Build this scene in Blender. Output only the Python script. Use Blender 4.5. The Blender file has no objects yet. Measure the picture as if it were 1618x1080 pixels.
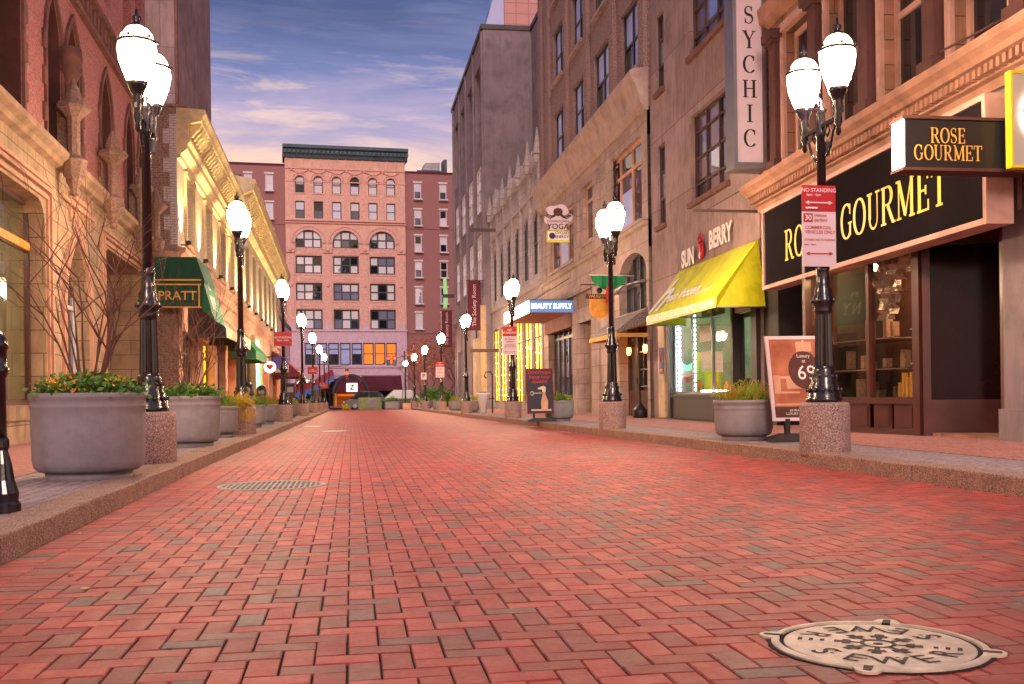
import bpy, bmesh, math, random
from mathutils import Vector, Matrix
R = random.Random(7)
sc = bpy.context.scene
COL = sc.collection
rad = math.radians

def zg(y): return -.0045 * max(0, y - 12)
def zs(y): return zg(y) + .15

# ------------------------------------------------------------------ materials
def lin(h):
    if isinstance(h, (tuple, list)): return tuple(h[:3]) + (1,)
    v = [int(h[i:i+2], 16) / 255 for i in (0, 2, 4)]
    return tuple(x / 12.92 if x <= .04045 else ((x + .055) / 1.055) ** 2.4 for x in v) + (1,)
class NT:
    def __init__(s, name):
        s.m = bpy.data.materials.new(name); s.m.use_nodes = True
        s.t = s.m.node_tree; s.n = s.t.nodes; s.l = s.t.links
        s.p = s.n.get('Principled BSDF')
    def N(s, typ, **kw):
        n = s.n.new(typ)
        for k, v in kw.items():
            if k in n.inputs: n.inputs[k].default_value = v
            else: setattr(n, k, v)
        return n
    def L(s, a, b): s.l.new(a, b)
    def mix(s, f, a, b, mode='MIX'):
        n = s.n.new('ShaderNodeMix'); n.data_type = 'RGBA'; n.blend_type = mode
        for i, v in ((0, f), (6, a), (7, b)):
            if hasattr(v, 'is_linked'): s.L(v, n.inputs[i])
            else: n.inputs[i].default_value = v
        return n.outputs[2]
    def noise(s, vec, scale, detail=4, rough=.55):
        n = s.N('ShaderNodeTexNoise', Scale=scale, Detail=detail, Roughness=rough)
        if vec is not None: s.L(vec, n.inputs['Vector'])
        return n.outputs['Fac']
    def ramp(s, f, a, b):
        n = s.N('ShaderNodeMapRange'); s.L(f, n.inputs[0])
        n.inputs[1].default_value = a; n.inputs[2].default_value = b
        return n.outputs[0]
    def bump(s, h, strength, dist=.01):
        n = s.N('ShaderNodeBump', Strength=strength, Distance=dist); s.L(h, n.inputs['Height'])
        s.L(n.outputs[0], s.p.inputs['Normal']); return n
def wallvec(t, flat=False):
    s = t.N('ShaderNodeSeparateXYZ'); t.L(t.N('ShaderNodeTexCoord').outputs['Object'], s.inputs[0])
    c = t.N('ShaderNodeCombineXYZ')
    if flat: t.L(s.outputs[1], c.inputs[0]); t.L(s.outputs[0], c.inputs[1])
    else:
        a = t.N('ShaderNodeMath', operation='ADD'); t.L(s.outputs[0], a.inputs[0]); t.L(s.outputs[1], a.inputs[1])
        t.L(a.outputs[0], c.inputs[0]); t.L(s.outputs[2], c.inputs[1])
    return c.outputs[0]
def M(name, col, rough=.8, metal=0, var=.15, vs=2.5, col2=None, bump=.25, bs=35, streak=0, speck=0, spec=.5, coat=0, ash=None):
    t = NT(name); o = t.N('ShaderNodeTexCoord').outputs['Object']
    c = lin(col)
    a = tuple(x * (1 - var) for x in c[:3]) + (1,); b = tuple(min(1, x * (1 + var)) for x in c[:3]) + (1,)
    f = t.ramp(t.noise(o, vs), .3, .7)
    k = t.mix(f, a, lin(col2) if col2 else b)
    if streak:
        mp = t.N('ShaderNodeMapping'); mp.inputs['Scale'].default_value = (3, 3, .5); t.L(o, mp.inputs[0])
        g = t.ramp(t.noise(mp.outputs[0], 1.6, 6, .7), .45, .75)
        mm = t.N('ShaderNodeMath', operation='MULTIPLY'); t.L(g, mm.inputs[0]); mm.inputs[1].default_value = streak
        k = t.mix(mm.outputs[0], k, tuple(x * .35 for x in c[:3]) + (1,))
    if ash:
        bt = t.N('ShaderNodeTexBrick', Scale=1.0); bt.inputs['Brick Width'].default_value = ash[0]; bt.inputs['Row Height'].default_value = ash[1]; bt.inputs['Mortar Size'].default_value = .009
        bt.inputs['Color1'].default_value = (1, 1, 1, 1); bt.inputs['Color2'].default_value = (.8, .78, .76, 1); bt.inputs['Mortar'].default_value = (.28, .25, .23, 1); t.L(wallvec(t), bt.inputs['Vector'])
        k = t.mix(1.0, k, bt.outputs['Color'], 'MULTIPLY')
    if bump and not speck and not metal and 'terracotta' not in name and 'lilac' not in name:   # soot and grime in patches
        k = t.mix(t.ramp(t.noise(o, 1.1, 8, .7), .48, .8), k, tuple(x * .38 for x in c[:3]) + (1,))
    if speck:
        v = t.N('ShaderNodeTexVoronoi', Scale=speck); t.L(o, v.inputs['Vector'])
        h = t.N('ShaderNodeSeparateColor'); t.L(v.outputs['Color'], h.inputs[0])
        k = t.mix(t.ramp(h.outputs[0], .55, .75), k, tuple(x * .4 for x in c[:3]) + (1,))
        k = t.mix(t.ramp(h.outputs[1], .8, .9), k, tuple(min(.8, x * 1.9) for x in c[:3]) + (1,))
    t.L(k, t.p.inputs['Base Color'])
    t.p.inputs['Roughness'].default_value = rough; t.p.inputs['Metallic'].default_value = metal
    t.p.inputs['Specular IOR Level'].default_value = spec
    if coat: t.p.inputs['Coat Weight'].default_value = coat; t.p.inputs['Coat Roughness'].default_value = .12
    if bump: t.bump(t.noise(o, bs, 5), bump, .01)
    return t.m
def BR(name, c1, c2, mortar, bw=.22, bh=.075, ms=.011, flat=False, dirt=.35, rough=.85, off=.5, bump=.5):
    t = NT(name); v = wallvec(t, flat)
    b = t.N('ShaderNodeTexBrick', Scale=1.0); b.offset = off; b.inputs['Brick Width'].default_value = bw
    b.inputs['Row Height'].default_value = bh; b.inputs['Mortar Size'].default_value = ms; b.inputs['Mortar Smooth'].default_value = .3
    b.inputs['Color1'].default_value = lin(c1); b.inputs['Color2'].default_value = lin(c2); b.inputs['Mortar'].default_value = lin(mortar)
    t.L(v, b.inputs['Vector'])
    o = t.N('ShaderNodeTexCoord').outputs['Object']
    g = t.ramp(t.noise(o, .9, 6, .65), .4, .75)
    mm = t.N('ShaderNodeMath', operation='MULTIPLY'); t.L(g, mm.inputs[0]); mm.inputs[1].default_value = dirt
    c = lin(c1); k = t.mix(mm.outputs[0], b.outputs['Color'], tuple(x * .45 for x in c[:3]) + (1,))
    k = t.mix(t.ramp(t.noise(o, 30, 3), .35, .8), k, t.mix(.82, k, (.5, .45, .42, 1)))
    t.L(k, t.p.inputs['Base Color']); t.p.inputs['Roughness'].default_value = rough
    iv = t.N('ShaderNodeMath', operation='SUBTRACT'); iv.inputs[0].default_value = 1; t.L(b.outputs['Fac'], iv.inputs[1])
    ad = t.N('ShaderNodeMath', operation='MULTIPLY_ADD'); t.L(t.noise(o, 60, 3), ad.inputs[0]); ad.inputs[1].default_value = .35; t.L(iv.outputs[0], ad.inputs[2])
    t.bump(ad.outputs[0], bump, .006)
    return t.m
def EM(name, col, strength, base=None):
    t = NT(name); t.p.inputs['Base Color'].default_value = lin(base or col)
    t.p.inputs['Emission Color'].default_value = lin(col); t.p.inputs['Emission Strength'].default_value = strength
    t.p.inputs['Roughness'].default_value = .4
    return t.m
def GLASS(name, tint, refl=.5, rough=.03):
    # mirror-like window pane over a dark room: tinted glossy mixed with diffuse of that tint
    t = NT(name); t.p.inputs['Base Color'].default_value = lin(tint); t.p.inputs['Metallic'].default_value = refl
    t.p.inputs['Roughness'].default_value = rough; t.p.inputs['Specular IOR Level'].default_value = .9
    t.bump(t.noise(t.N('ShaderNodeTexCoord').outputs['Object'], .7, 2), .25, .05)
    return t.m
def CLEAR(name, tint='e8f0f0', r=.1):
    t = NT(name); tr = t.N('ShaderNodeBsdfTransparent'); tr.inputs[0].default_value = lin(tint)
    gl = t.N('ShaderNodeBsdfGlossy', Roughness=.02); fr = t.N('ShaderNodeLayerWeight'); pw = t.N('ShaderNodeMath', operation='POWER'); t.L(fr.outputs['Facing'], pw.inputs[0]); pw.inputs[1].default_value = 4
    ad = t.N('ShaderNodeMath', operation='MULTIPLY_ADD'); t.L(pw.outputs[0], ad.inputs[0]); ad.inputs[1].default_value = .8; ad.inputs[2].default_value = .05 + r
    mx = t.N('ShaderNodeMixShader'); t.L(ad.outputs[0], mx.inputs[0]); t.L(tr.outputs[0], mx.inputs[1]); t.L(gl.outputs[0], mx.inputs[2])
    t.L(mx.outputs[0], t.n['Material Output'].inputs[0]); return t.m
def LEAF(name, c1, c2):
    t = NT(name); g = t.N('ShaderNodeNewGeometry')
    t.L(t.mix(g.outputs['Random Per Island'], lin(c1), lin(c2)), t.p.inputs['Base Color']); t.p.inputs['Roughness'].default_value = .6
    return t.m

m = {}
m['stoneA'] = M('limestone_blocks', 'b89e80', .85, ash=(1.1, .42), streak=.55, var=.2, bump=.35, bs=14)
m['stoneAd'] = M('weathered_brownstone', '7c554c', .9, streak=.4, var=.25, bump=.5, bs=10)
m['plainR'] = M('plain_brown_sandstone', 'a67c66', .85, var=.2, bump=.3, bs=14)
m['plainQ'] = M('plain_beige_stone', 'b29e96', .85, var=.1, bump=.06, bs=12)
m['plainA'] = M('plain_limestone', 'ab9074', .85, var=.25, vs=3, bump=.4, bs=14)
m['carve'] = M('carved_stone', '94796a', .9, var=.35, vs=22, bump=1, bs=26)
m['brickA'] = BR('red_brick', 'b83c3c', '9c3036', '9a5c58', dirt=.3)
m['brickB'] = BR('brown_brick', '7a4636', '663a2e', '8a6a58', dirt=.3)
m['quoin'] = BR('white_quoin_brick', 'd2cbcb', 'bdb6c0', '82767c', dirt=.15)
m['brickY'] = BR('cream_brick', 'd8cdb6', 'c6b9a2', 'a5967e', dirt=.2)
m['creamB'] = M('cream_painted_trim', 'd3c29a', .7, var=.12, vs=4)
m['tanB'] = M('tan_terracotta', 'c79b80', .8, streak=.35, var=.2)
m['stucco'] = M('stained_stucco', 'a38c8a', .9, ash=(3.1, 2.05), streak=.6, var=.16, vs=.7, bump=.3, bs=12)
m['stoneQ'] = M('beige_stone', 'b29e96', .85, ash=(1.4, .6), streak=.18, var=.15, bump=.3, bs=12)
m['brickQ'] = BR('brown_red_brick', '7c423a', '643430', '6d5550', dirt=.35)
m['stoneG'] = BR('pale_ashlar', 'aaa0a4', '9a9096', '7a7076', bw=.6, bh=.3, ms=.015, dirt=.3)
m['conc'] = M('smooth_concrete', '86797e', .85, streak=.35, var=.2, vs=.35, bump=.2, bs=5)
m['concY'] = M('lit_tone_concrete', 'c9b08c', .85, streak=.2, var=.12)  # yellow lamplight on the lower concrete wall is put into this colour
m['stoneR'] = M('brown_sandstone', 'a67c66', .85, ash=(.9, .4), streak=.35, var=.2, bump=.4, bs=14)
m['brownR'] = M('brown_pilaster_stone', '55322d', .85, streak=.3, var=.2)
m['trimR'] = M('pink_wood_trim', 'bd9686', .6, var=.1, bump=.1)
m['brickE'] = BR('end_red_brick', '9c3e40', '8c363a', '8d5a58', dirt=.2)
m['terraE'] = M('orange_terracotta', 'dfb4a2', .8, streak=.25, var=.14, vs=1)
m['terraP'] = M('pink_terracotta', 'dcb0a2', .8, streak=.15, var=.25, vs=6, bump=.6, bs=8)
m['lilacE'] = M('lilac_limestone', 'd0b6c6', .8, streak=.15, var=.1)
m['tealE'] = M('verdigris_copper', '4a6570', .6, var=.2)
m['whitetrim'] = M('white_window_trim', 'd8d4d8', .6, var=.06, bump=0)
m['darkframe'] = M('dark_green_frame', '2b3b3e', .5, var=.1, bump=0)
m['blackframe'] = M('black_frame', '1e1a1c', .4, var=.1, bump=0)
m['brownframe'] = M('brown_steel_frame', '4a3632', .6, var=.2, bump=0)
m['redwood'] = M('dark_red_wood', '48201c', .35, var=.2, bump=.15, coat=.3)
m['gsky'] = GLASS('sky_glass', 'b8c4e4', .65)  # pale diffuse share adds sky brightness to the real reflection
m['gdim'] = GLASS('dim_glass', '5a6274', .75)
m['gdark'] = GLASS('dark_glass', '23252c', .4)
m['gpurple'] = GLASS('dusty_purple_glass', '7a6272', .6, .2)
m['gbluesky'] = M('painted_sky_pane', 'a4b6ec', .5, var=.12, bump=0)  # diffuse pale blue stands in for sky reflected in the panes
m['gwhite'] = M('white_blind_and_sky_pane', 'd5d5de', .6, var=.05, bump=0)  # white blinds; extra ones on the end block stand in for bright sky reflection
m['gclear'] = CLEAR('shop_glass', 'f4fafa', 0)
m['gstreet'] = CLEAR('reflective_shop_glass', 'e4e0d8', .0)
m['lamp'] = EM('lamp_glass_glow', 'ffd6b0', 265)
m['lampdome'] = EM('lit_dome_glass', 'ffd9a8', 7)
m['poleb'] = M('glossy_black_paint', '15131a', .22, var=.2, bump=.12, bs=60, coat=.5)
m['granite'] = M('speckled_granite', '9a8078', .75, var=.15, speck=130, bump=.5, bs=90)
m['granite2'] = M('kerb_granite', '9a7c6a', .85, var=.25, vs=5, speck=160, bump=.9, bs=50)
m['planter'] = M('grey_cast_planter', '858084', .65, var=.12, vs=4, bump=.3, bs=80, streak=.3)
m['soil'] = M('dark_soil', '2c1f18', .95, bump=1)
m['leaf'] = LEAF('leaf_green', '2c5a1e', '5d8a2c')
m['leafy'] = LEAF('leaf_yellow_green', '6d8a24', 'a8ab2e')
m['flower'] = LEAF('orange_flower', 'e08a1c', 'f0b040')
m['flowerr'] = LEAF('red_orange_leaf', 'c84a1e', 'd98a2c')
m['straw'] = LEAF('straw_grass', 'a88a1e', 'c8a62c')
m['bark'] = M('brown_bark', '6b4a40', .9, var=.25, bump=.4)
m['autumn'] = LEAF('autumn_leaf', '8a4a22', 'b5702c')
m['white'] = M('white_paint', 'e0dedb', .5, var=.04, bump=0)
m['pinkwhite'] = M('pinkish_white_sign', 'd2c2c8', .5, var=.05, bump=0)
m['red'] = M('sign_red', 'a80e1e', .45, var=.06, bump=0)
m['maroon'] = M('maroon_cloth', '5c1c2c', .8, var=.1)
m['black'] = M('satin_black', '141214', .45, var=.1, bump=0)
m['char'] = M('charcoal_panel', '2e292b', .5, var=.12, bump=.05)
m['yellow'] = M('yellow_letter_paint', 'e8c818', .5, var=.05, bump=0)
m['gold'] = M('gold_letter_paint', 'd8a850', .45, var=.08, bump=0)
m['awny'] = M('yellow_awning_vinyl', 'd8da1c', .5, var=.2, vs=1.2, bump=.6, bs=2.5, streak=.3)
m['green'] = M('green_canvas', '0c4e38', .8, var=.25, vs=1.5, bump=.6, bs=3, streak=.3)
m['green2'] = M('bright_green_canvas', '1c9a54', .7, var=.1)
m['navy'] = M('navy_panel', '1c2238', .5, var=.1, bump=0)
m['blue'] = M('sign_blue', '2b62b8', .4, var=.1, bump=0)
m['purple'] = M('purple_poster', '4a3a92', .6, bump=0)
m['orange'] = M('orange_panel', 'e39a2c', .6, var=.25, vs=6)
m['iron'] = M('worn_cast_iron', 'cabca0', .5, .15, var=.25, vs=9, bump=.5, bs=60)
m['irong'] = M('grey_worn_iron', '948c84', .6, .2, var=.25, vs=9, bump=.4, bs=60)
m['irond'] = M('dark_iron_recess', '2a2220', .7, .3, var=.2, bump=.3)
m['shingle'] = BR('dark_shingles', '4a3432', '3a2826', '1c1414', bw=.25, bh=.14, ms=.02, bump=1)
m['asphalt'] = M('grey_ground', '5a4c48', .9, var=.15)
m['grout'] = M('dark_joint_sand', '1e100d', .95, var=.2, bump=.5)
m['pavegrey'] = BR('granite_setts', '98868a', '7c6a70', '55403f', bw=.21, bh=.105, ms=.012, flat=True, dirt=.3, bump=.9)
m['pavered'] = BR('brick_sidewalk_paving', 'b04c34', '963c30', '6a3028', bw=.21, bh=.105, ms=.006, flat=True, dirt=.35, rough=.75)
m['steel'] = M('grey_steel', '8a8a92', .4, .8, var=.1, bump=0)
m['silver'] = M('silver_car_paint', '585c64', .3, .5, var=.04, bump=0, coat=1)
m['darkcar'] = M('dark_green_car_paint', '1e2622', .25, .3, var=.04, bump=0, coat=1)
m['tyre'] = M('tyre_rubber', '141414', .85, bump=0)
m['warm'] = EM('warm_lit_interior', 'ff7c1c', .7)
m['warmY'] = EM('yellow_curtain_glow', 'ffbe1a', 1.9, 'd8a018')
m['bulb'] = EM('white_bulb', 'fff0d8', 22)
m['bulbw'] = EM('amber_bulb', 'ff9a30', 30)
m['led'] = EM('cool_led', 'eafff8', 10)
m['litwhite'] = EM('backlit_white_panel', 'fff2e2', 3.2)
m['litblue'] = EM('backlit_blue_panel', '5a88c8', .45, '4a78b8')
m['redlight'] = EM('red_signal_light', 'ff2418', 14)
m['teallit'] = EM('teal_lit_doorway', '7affd8', .9)
m['neon'] = EM('white_neon', 'fff0e0', 6)
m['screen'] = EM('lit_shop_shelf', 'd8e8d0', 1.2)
# road bricks
t = NT('road_brick'); g = t.N('ShaderNodeNewGeometry').outputs['Random Per Island']; o = t.N('ShaderNodeTexCoord').outputs['Object']
cr = t.N('ShaderNodeValToRGB'); t.L(g, cr.inputs[0]); e = cr.color_ramp; e.interpolation = 'CONSTANT'
cols = ['b03631', 'c24640', 'a4322e', 'b8423a', 'b03c35', 'c85248', '983430', '96544a', '865852', '745c58', '8e4a42']
e.elements[0].color = lin(cols[0]); e.elements[1].position = .12; e.elements[1].color = lin(cols[1])
for i, c in enumerate(cols[2:]): el = e.elements.new([.24, .36, .47, .57, .67, .78, .87, .92, .97][i]); el.color = lin(c)
big = t.ramp(t.noise(o, .35, 4, .6), .35, .7)
k = t.mix(big, cr.outputs[0], t.mix(.8, cr.outputs[0], (.5, .25, .2, 1), 'MIX') if 0 else t.mix(.12, cr.outputs[0], lin('9a5a4c')))
k = t.mix(t.ramp(t.noise(o, 38, 6, .75), .42, .8), k, t.mix(.6, k, (.03, .015, .012, 1)))
k = t.mix(t.ramp(t.noise(o, 14, 3, .6), .56, .8), k, t.mix(.22, k, (.6, .34, .28, 1)))
k = t.mix(t.ramp(t.noise(o, .8, 7, .7), .52, .72), k, t.mix(.45, k, (.05, .025, .022, 1)))
vo = t.N('ShaderNodeTexVoronoi', Scale=2.6); t.L(o, vo.inputs['Vector'])   # gum spots
k = t.mix(t.ramp(vo.outputs['Distance'], .03, .024), k, lin('4a3430'))
k = t.mix(1.0, k, (.93, .68, .65, 1), 'MULTIPLY')
t.L(k, t.p.inputs['Base Color']); 
rr = t.N('ShaderNodeMapRange'); t.L(t.noise(o, 9, 3), rr.inputs[0]); rr.inputs[3].default_value = .42; rr.inputs[4].default_value = .75
t.L(rr.outputs[0], t.p.inputs['Roughness']); t.bump(t.noise(o, 120, 5, .7), .5, .004); m['road'] = t.m

# ------------------------------------------------------------------ mesh builder
BASE = {}     # object name -> (location, rotz) of its root
ident = lambda a, b, c: (a, b, c)
def off(x, y, z, rz=0):
    c, s = math.cos(rz), math.sin(rz)
    return lambda a, b, d: (x + a * c - b * s, y + a * s + b * c, z + d)
class MB:
    def __init__(s, T=ident): s.v = []; s.f = []; s.mi = []; s.T = T; s.cur = 0; s.sm = []
    def P(s, p): s.v.append(s.T(*p)); return len(s.v) - 1
    def face(s, pts, smooth=False):
        s.f.append([s.P(p) for p in pts]); s.mi.append(s.cur); s.sm.append(smooth)
    def mat(s, i): s.cur = i; return s
    def box(s, x0, x1, y0, y1, z0, z1, e=0):
        if e:   # chamfered box
            i = [s.P(p) for p in [(x0+e,y0,z0),(x1-e,y0,z0),(x1,y0+e,z0),(x1,y1-e,z0),(x1-e,y1,z0),(x0+e,y1,z0),(x0,y1-e,z0),(x0,y0+e,z0)]]
            j = [s.P(p) for p in [(x0+e,y0,z1-e),(x1-e,y0,z1-e),(x1,y0+e,z1-e),(x1,y1-e,z1-e),(x1-e,y1,z1-e),(x0+e,y1,z1-e),(x0,y1-e,z1-e),(x0,y0+e,z1-e)]]
            k = [s.P(p) for p in [(x0+e,y0+e,z1),(x1-e,y0+e,z1),(x1-e,y1-e,z1),(x0+e,y1-e,z1)]]
            for q in range(8): s.f.append([i[q], i[(q+1) % 8], j[(q+1) % 8], j[q]])
            s.f.append([k[0],k[1],k[2],k[3]]); s.f.append(i[::-1])
            for a, b, c, d in ((0,1,0,1),(2,3,1,2),(4,5,2,3),(6,7,3,0)): s.f.append([j[a], j[b], k[d], k[c]])
            for a, b, c in ((1,2,1),(3,4,2),(5,6,3),(7,0,0)): s.f.append([j[a], j[b], k[c]])
            n = 8 + 2 + 4 + 4; s.mi += [s.cur] * n; s.sm += [False] * n; return
        i = [s.P(p) for p in [(x0,y0,z0),(x1,y0,z0),(x1,y1,z0),(x0,y1,z0),(x0,y0,z1),(x1,y0,z1),(x1,y1,z1),(x0,y1,z1)]]
        for q in ((0,3,2,1),(4,5,6,7),(0,1,5,4),(1,2,6,5),(2,3,7,6),(3,0,4,7)):
            s.f.append([i[k] for k in q]); s.mi.append(s.cur); s.sm.append(False)
    def prism(s, poly, h0, h1, ax=1):
        # poly 2D extruded along axis ax (1: poly=(x,z) along y ; 0: poly=(y,z) along x ; 2: poly=(x,y) along z)
        def q(p, h): return (p[0], h, p[1]) if ax == 1 else ((h, p[0], p[1]) if ax == 0 else (p[0], p[1], h))
        a = [s.P(q(p, h0)) for p in poly]; b = [s.P(q(p, h1)) for p in poly]; n = len(poly)
        s.f.append(a[::-1]); s.f.append(b)
        for i in range(n): s.f.append([a[i], a[(i+1) % n], b[(i+1) % n], b[i]])
        s.mi += [s.cur] * (n + 2); s.sm += [False] * (n + 2)
    def lathe(s, prof, cx=0, cy=0, n=24, flute=0, smooth=True):
        rings = []
        for r, z in prof:
            ring = []
            for i in range(n):
                a = 2 * math.pi * i / n; rr = r * (1 - flute * (i % 2)) if r > .02 else r
                ring.append(s.P((cx + rr * math.cos(a), cy + rr * math.sin(a), z)))
            rings.append(ring)
        for p, q in zip(rings, rings[1:]):
            for i in range(n):
                s.f.append([p[i], p[(i+1) % n], q[(i+1) % n], q[i]]); s.mi.append(s.cur); s.sm.append(smooth)
        s.f.append(rings[0][::-1]); s.f.append(rings[-1]); s.mi += [s.cur] * 2; s.sm += [False] * 2
    def tube(s, path, r, n=6, r2=None):
        path = [Vector(p) for p in path]; rings = []
        for i, p in enumerate(path):
            d = (path[min(i+1, len(path)-1)] - path[max(i-1, 0)]).normalized()
            u = d.cross(Vector((0, 0, 1)));
            if u.length < .05: u = d.cross(Vector((1, 0, 0)))
            u.normalize(); w = d.cross(u); k = i / max(1, len(path) - 1)
            rr = r if r2 is None else r + (r2 - r) * k
            rings.append([s.P(tuple(p + (u * math.cos(2*math.pi*j/n) + w * math.sin(2*math.pi*j/n)) * rr)) for j in range(n)])
        for p, q in zip(rings, rings[1:]):
            for j in range(n): s.f.append([p[j], p[(j+1) % n], q[(j+1) % n], q[j]]); s.mi.append(s.cur); s.sm.append(True)
        s.f.append(rings[0][::-1]); s.f.append(rings[-1]); s.mi += [s.cur] * 2; s.sm += [False] * 2
    def ball(s, c, r, n=10, sz=1):
        s2 = []
        for i in range(1, 8):
            a = math.pi * i / 8; s2.append((r * math.sin(a), c[2] - r * sz * math.cos(a)))
        s.lathe(s2, c[0], c[1], n)
    def build(s, name, mats, parent=None, base=None, rz=0, fix=True):
        if not isinstance(mats, (list, tuple)): mats = [mats]
        loc, rot = BASE[parent.name] if parent else ((base or (0, 0, 0)), rz)
        c, n = math.cos(-rot), math.sin(-rot)
        vs = []
        for x, y, z in s.v:
            x -= loc[0]; y -= loc[1]; vs.append((x * c - y * n, x * n + y * c, z - loc[2]))
        me = bpy.data.meshes.new(name); me.from_pydata(vs, [], s.f); me.update()
        me.polygons.foreach_set('material_index', s.mi); me.polygons.foreach_set('use_smooth', s.sm)
        for k in mats: me.materials.append(m[k] if isinstance(k, str) else k)
        if fix:
            b = bmesh.new(); b.from_mesh(me); bmesh.ops.recalc_face_normals(b, faces=b.faces); b.to_mesh(me); b.free()
        o = bpy.data.objects.new(name, me); COL.objects.link(o)
        if parent: o.parent = parent
        else: o.location = loc; o.rotation_euler = (0, 0, rot)
        BASE[o.name] = (loc, rot)
        return o
def _mark(s): s.marks = getattr(s, 'marks', []) + [(len(s.v), len(s.f))]
def _each(s, name, mats, parent, **k):
    mk = s.marks + [(len(s.v), len(s.f))]; out = []
    for (v0, f0), (v1, f1) in zip(mk, mk[1:]):
        if f1 > f0:
            q = MB(); q.v = s.v[v0:v1]; q.f = [[i - v0 for i in f] for f in s.f[f0:f1]]; q.mi = s.mi[f0:f1]; q.sm = s.sm[f0:f1]; out.append(q.build(name, mats, parent, **k))
    return out
MB.mark = _mark; MB.each = _each
def tag(o, label=None, cat=None, group=None, kind=None):
    if label: o['label'] = label
    if cat: o['category'] = cat
    if group: o['group'] = group
    if kind: o['kind'] = kind
    return o
def thing(name, label, cat, loc=(0, 0, 0), rz=0, group=None):
    o = bpy.data.objects.new(name, None); COL.objects.link(o); o.location = loc; o.rotation_euler = (0, 0, rz)
    o.empty_display_size = .2; BASE[o.name] = (tuple(loc), rz); return tag(o, label, cat, group)
def kids(o): return [c for c in ALL if c.parent == o]
def copy_tree(o, loc=None, rz=None, label=None, parent=None, children=None):
    c = o.copy(); COL.objects.link(c)
    if parent: c.parent = parent
    if loc is not None: c.location = loc
    if rz is not None: c.rotation_euler = (0, 0, rz)
    if label: c['label'] = label
    for ch in list(o.children): copy_tree(ch, parent=c)
    return c

class Frame:                       # a facade: coordinates (d outward, s along, z up)
    def __init__(f, ox, oy, dx, dy, nx, ny): f.o = (ox, oy); f.d = (dx, dy); f.n = (nx, ny); f.rz = math.atan2(-dx, dy)
    def T(f, d, s, z): return (f.o[0] + f.d[0]*s + f.n[0]*d, f.o[1] + f.d[1]*s + f.n[1]*d, z)
    def thing(f, name, label, cat, s, z=0, d=0, group=None):
        return thing(name, label, cat, f.T(d, s, z), f.rz, group)
    def mb(f): return MB(f.T)
FA = Frame(-4.78, 0, -.034, 1, 1, .034)
FB = Frame(-4.56, 0, -.015, 1, 1, .015)
FR = Frame(7.62, 0, .055, 1, -1, .055)
FP = Frame(8.2, 0, .025, 1, -1, .025)
FQ = Frame(8.5, 0, .012, 1, -1, .012)
FG = Frame(9.08, 0, 0, 1, -1, 0)
FC = Frame(8.66, 0, 0, 1, -1, 0)
aE = rad(5)
FE = Frame(0, 125, math.cos(aE), math.sin(aE), math.sin(aE), -math.cos(aE))

def wall(b, s0, s1, z0, z1, ops=(), d=0, depth=.3, sides=True):
    S = sorted({s0, s1} | {x for o in ops for x in o[:2] if s0 < x < s1}); Z = sorted({z0, z1} | {x for o in ops for x in o[2:4] if z0 < x < z1})
    inside = lambda a, c: any(o[0] < a < o[1] and o[2] < c < o[3] for o in ops)
    for zi in range(len(Z) - 1):
        run = None
        for si in range(len(S) - 1):
            hole = inside((S[si] + S[si+1]) / 2, (Z[zi] + Z[zi+1]) / 2)
            if hole:
                if run is not None: b.face([(d, run, Z[zi]), (d, S[si], Z[zi]), (d, S[si], Z[zi+1]), (d, run, Z[zi+1])]); run = None
            elif run is None: run = S[si]
        if run is not None: b.face([(d, run, Z[zi]), (d, s1, Z[zi]), (d, s1, Z[zi+1]), (d, run, Z[zi+1])])
    for o in ops:
        a, c, e, f_ = o[:4]; q = d - depth
        b.face([(d, a, e), (d, a, f_), (q, a, f_), (q, a, e)]); b.face([(d, c, e), (d, c, f_), (q, c, f_), (q, c, e)])
        b.face([(d, a, f_), (d, c, f_), (q, c, f_), (q, a, f_)]); b.face([(d, a, e), (d, c, e), (q, c, e), (q, a, e)])
def arcpts(a, c, zs_, rise, pointed=False, n=14):
    w = (c - a) / 2; mid = (a + c) / 2; out = []
    for i in range(n + 1):
        k = i / n; u = -1 + 2 * k
        if pointed: z = zs_ + rise * (1 - abs(u)) ** .55
        else: z = zs_ + rise * math.sqrt(max(0, 1 - u * u)); 
        if not pointed:
            an = math.pi * (1 - k); u = math.cos(an); z = zs_ + rise * math.sin(an)
        out.append((mid + u * w, z))
    return out
def spandrel(b, a, c, zs_, zt, pointed=False, d=0, depth=.3, d_in=None):
    p = arcpts(a, c, zs_, zt - zs_ - .001, pointed)
    for (s0, q0), (s1, q1) in zip(p, p[1:]):
        b.face([(d, s0, q0), (d, s1, q1), (d, s1, zt), (d, s0, zt)])
        b.face([(d, s0, q0), (d, s1, q1), (d - depth, s1, q1), (d - depth, s0, q0)])
def archring(b, a, c, zs_, rise, w, d0, d1, pointed=False):
    p = arcpts(a, c, zs_, rise, pointed); q = arcpts(a - w, c + w, zs_, rise + w, pointed)
    for i in range(len(p) - 1):
        b.face([(d1, *p[i]), (d1, *p[i+1]), (d1, *q[i+1]), (d1, *q[i])])
        b.face([(d0, *q[i]), (d0, *q[i+1]), (d1, *q[i+1]), (d1, *q[i])]); b.face([(d0, *p[i]), (d0, *p[i+1]), (d1, *p[i+1]), (d1, *p[i])])
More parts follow.
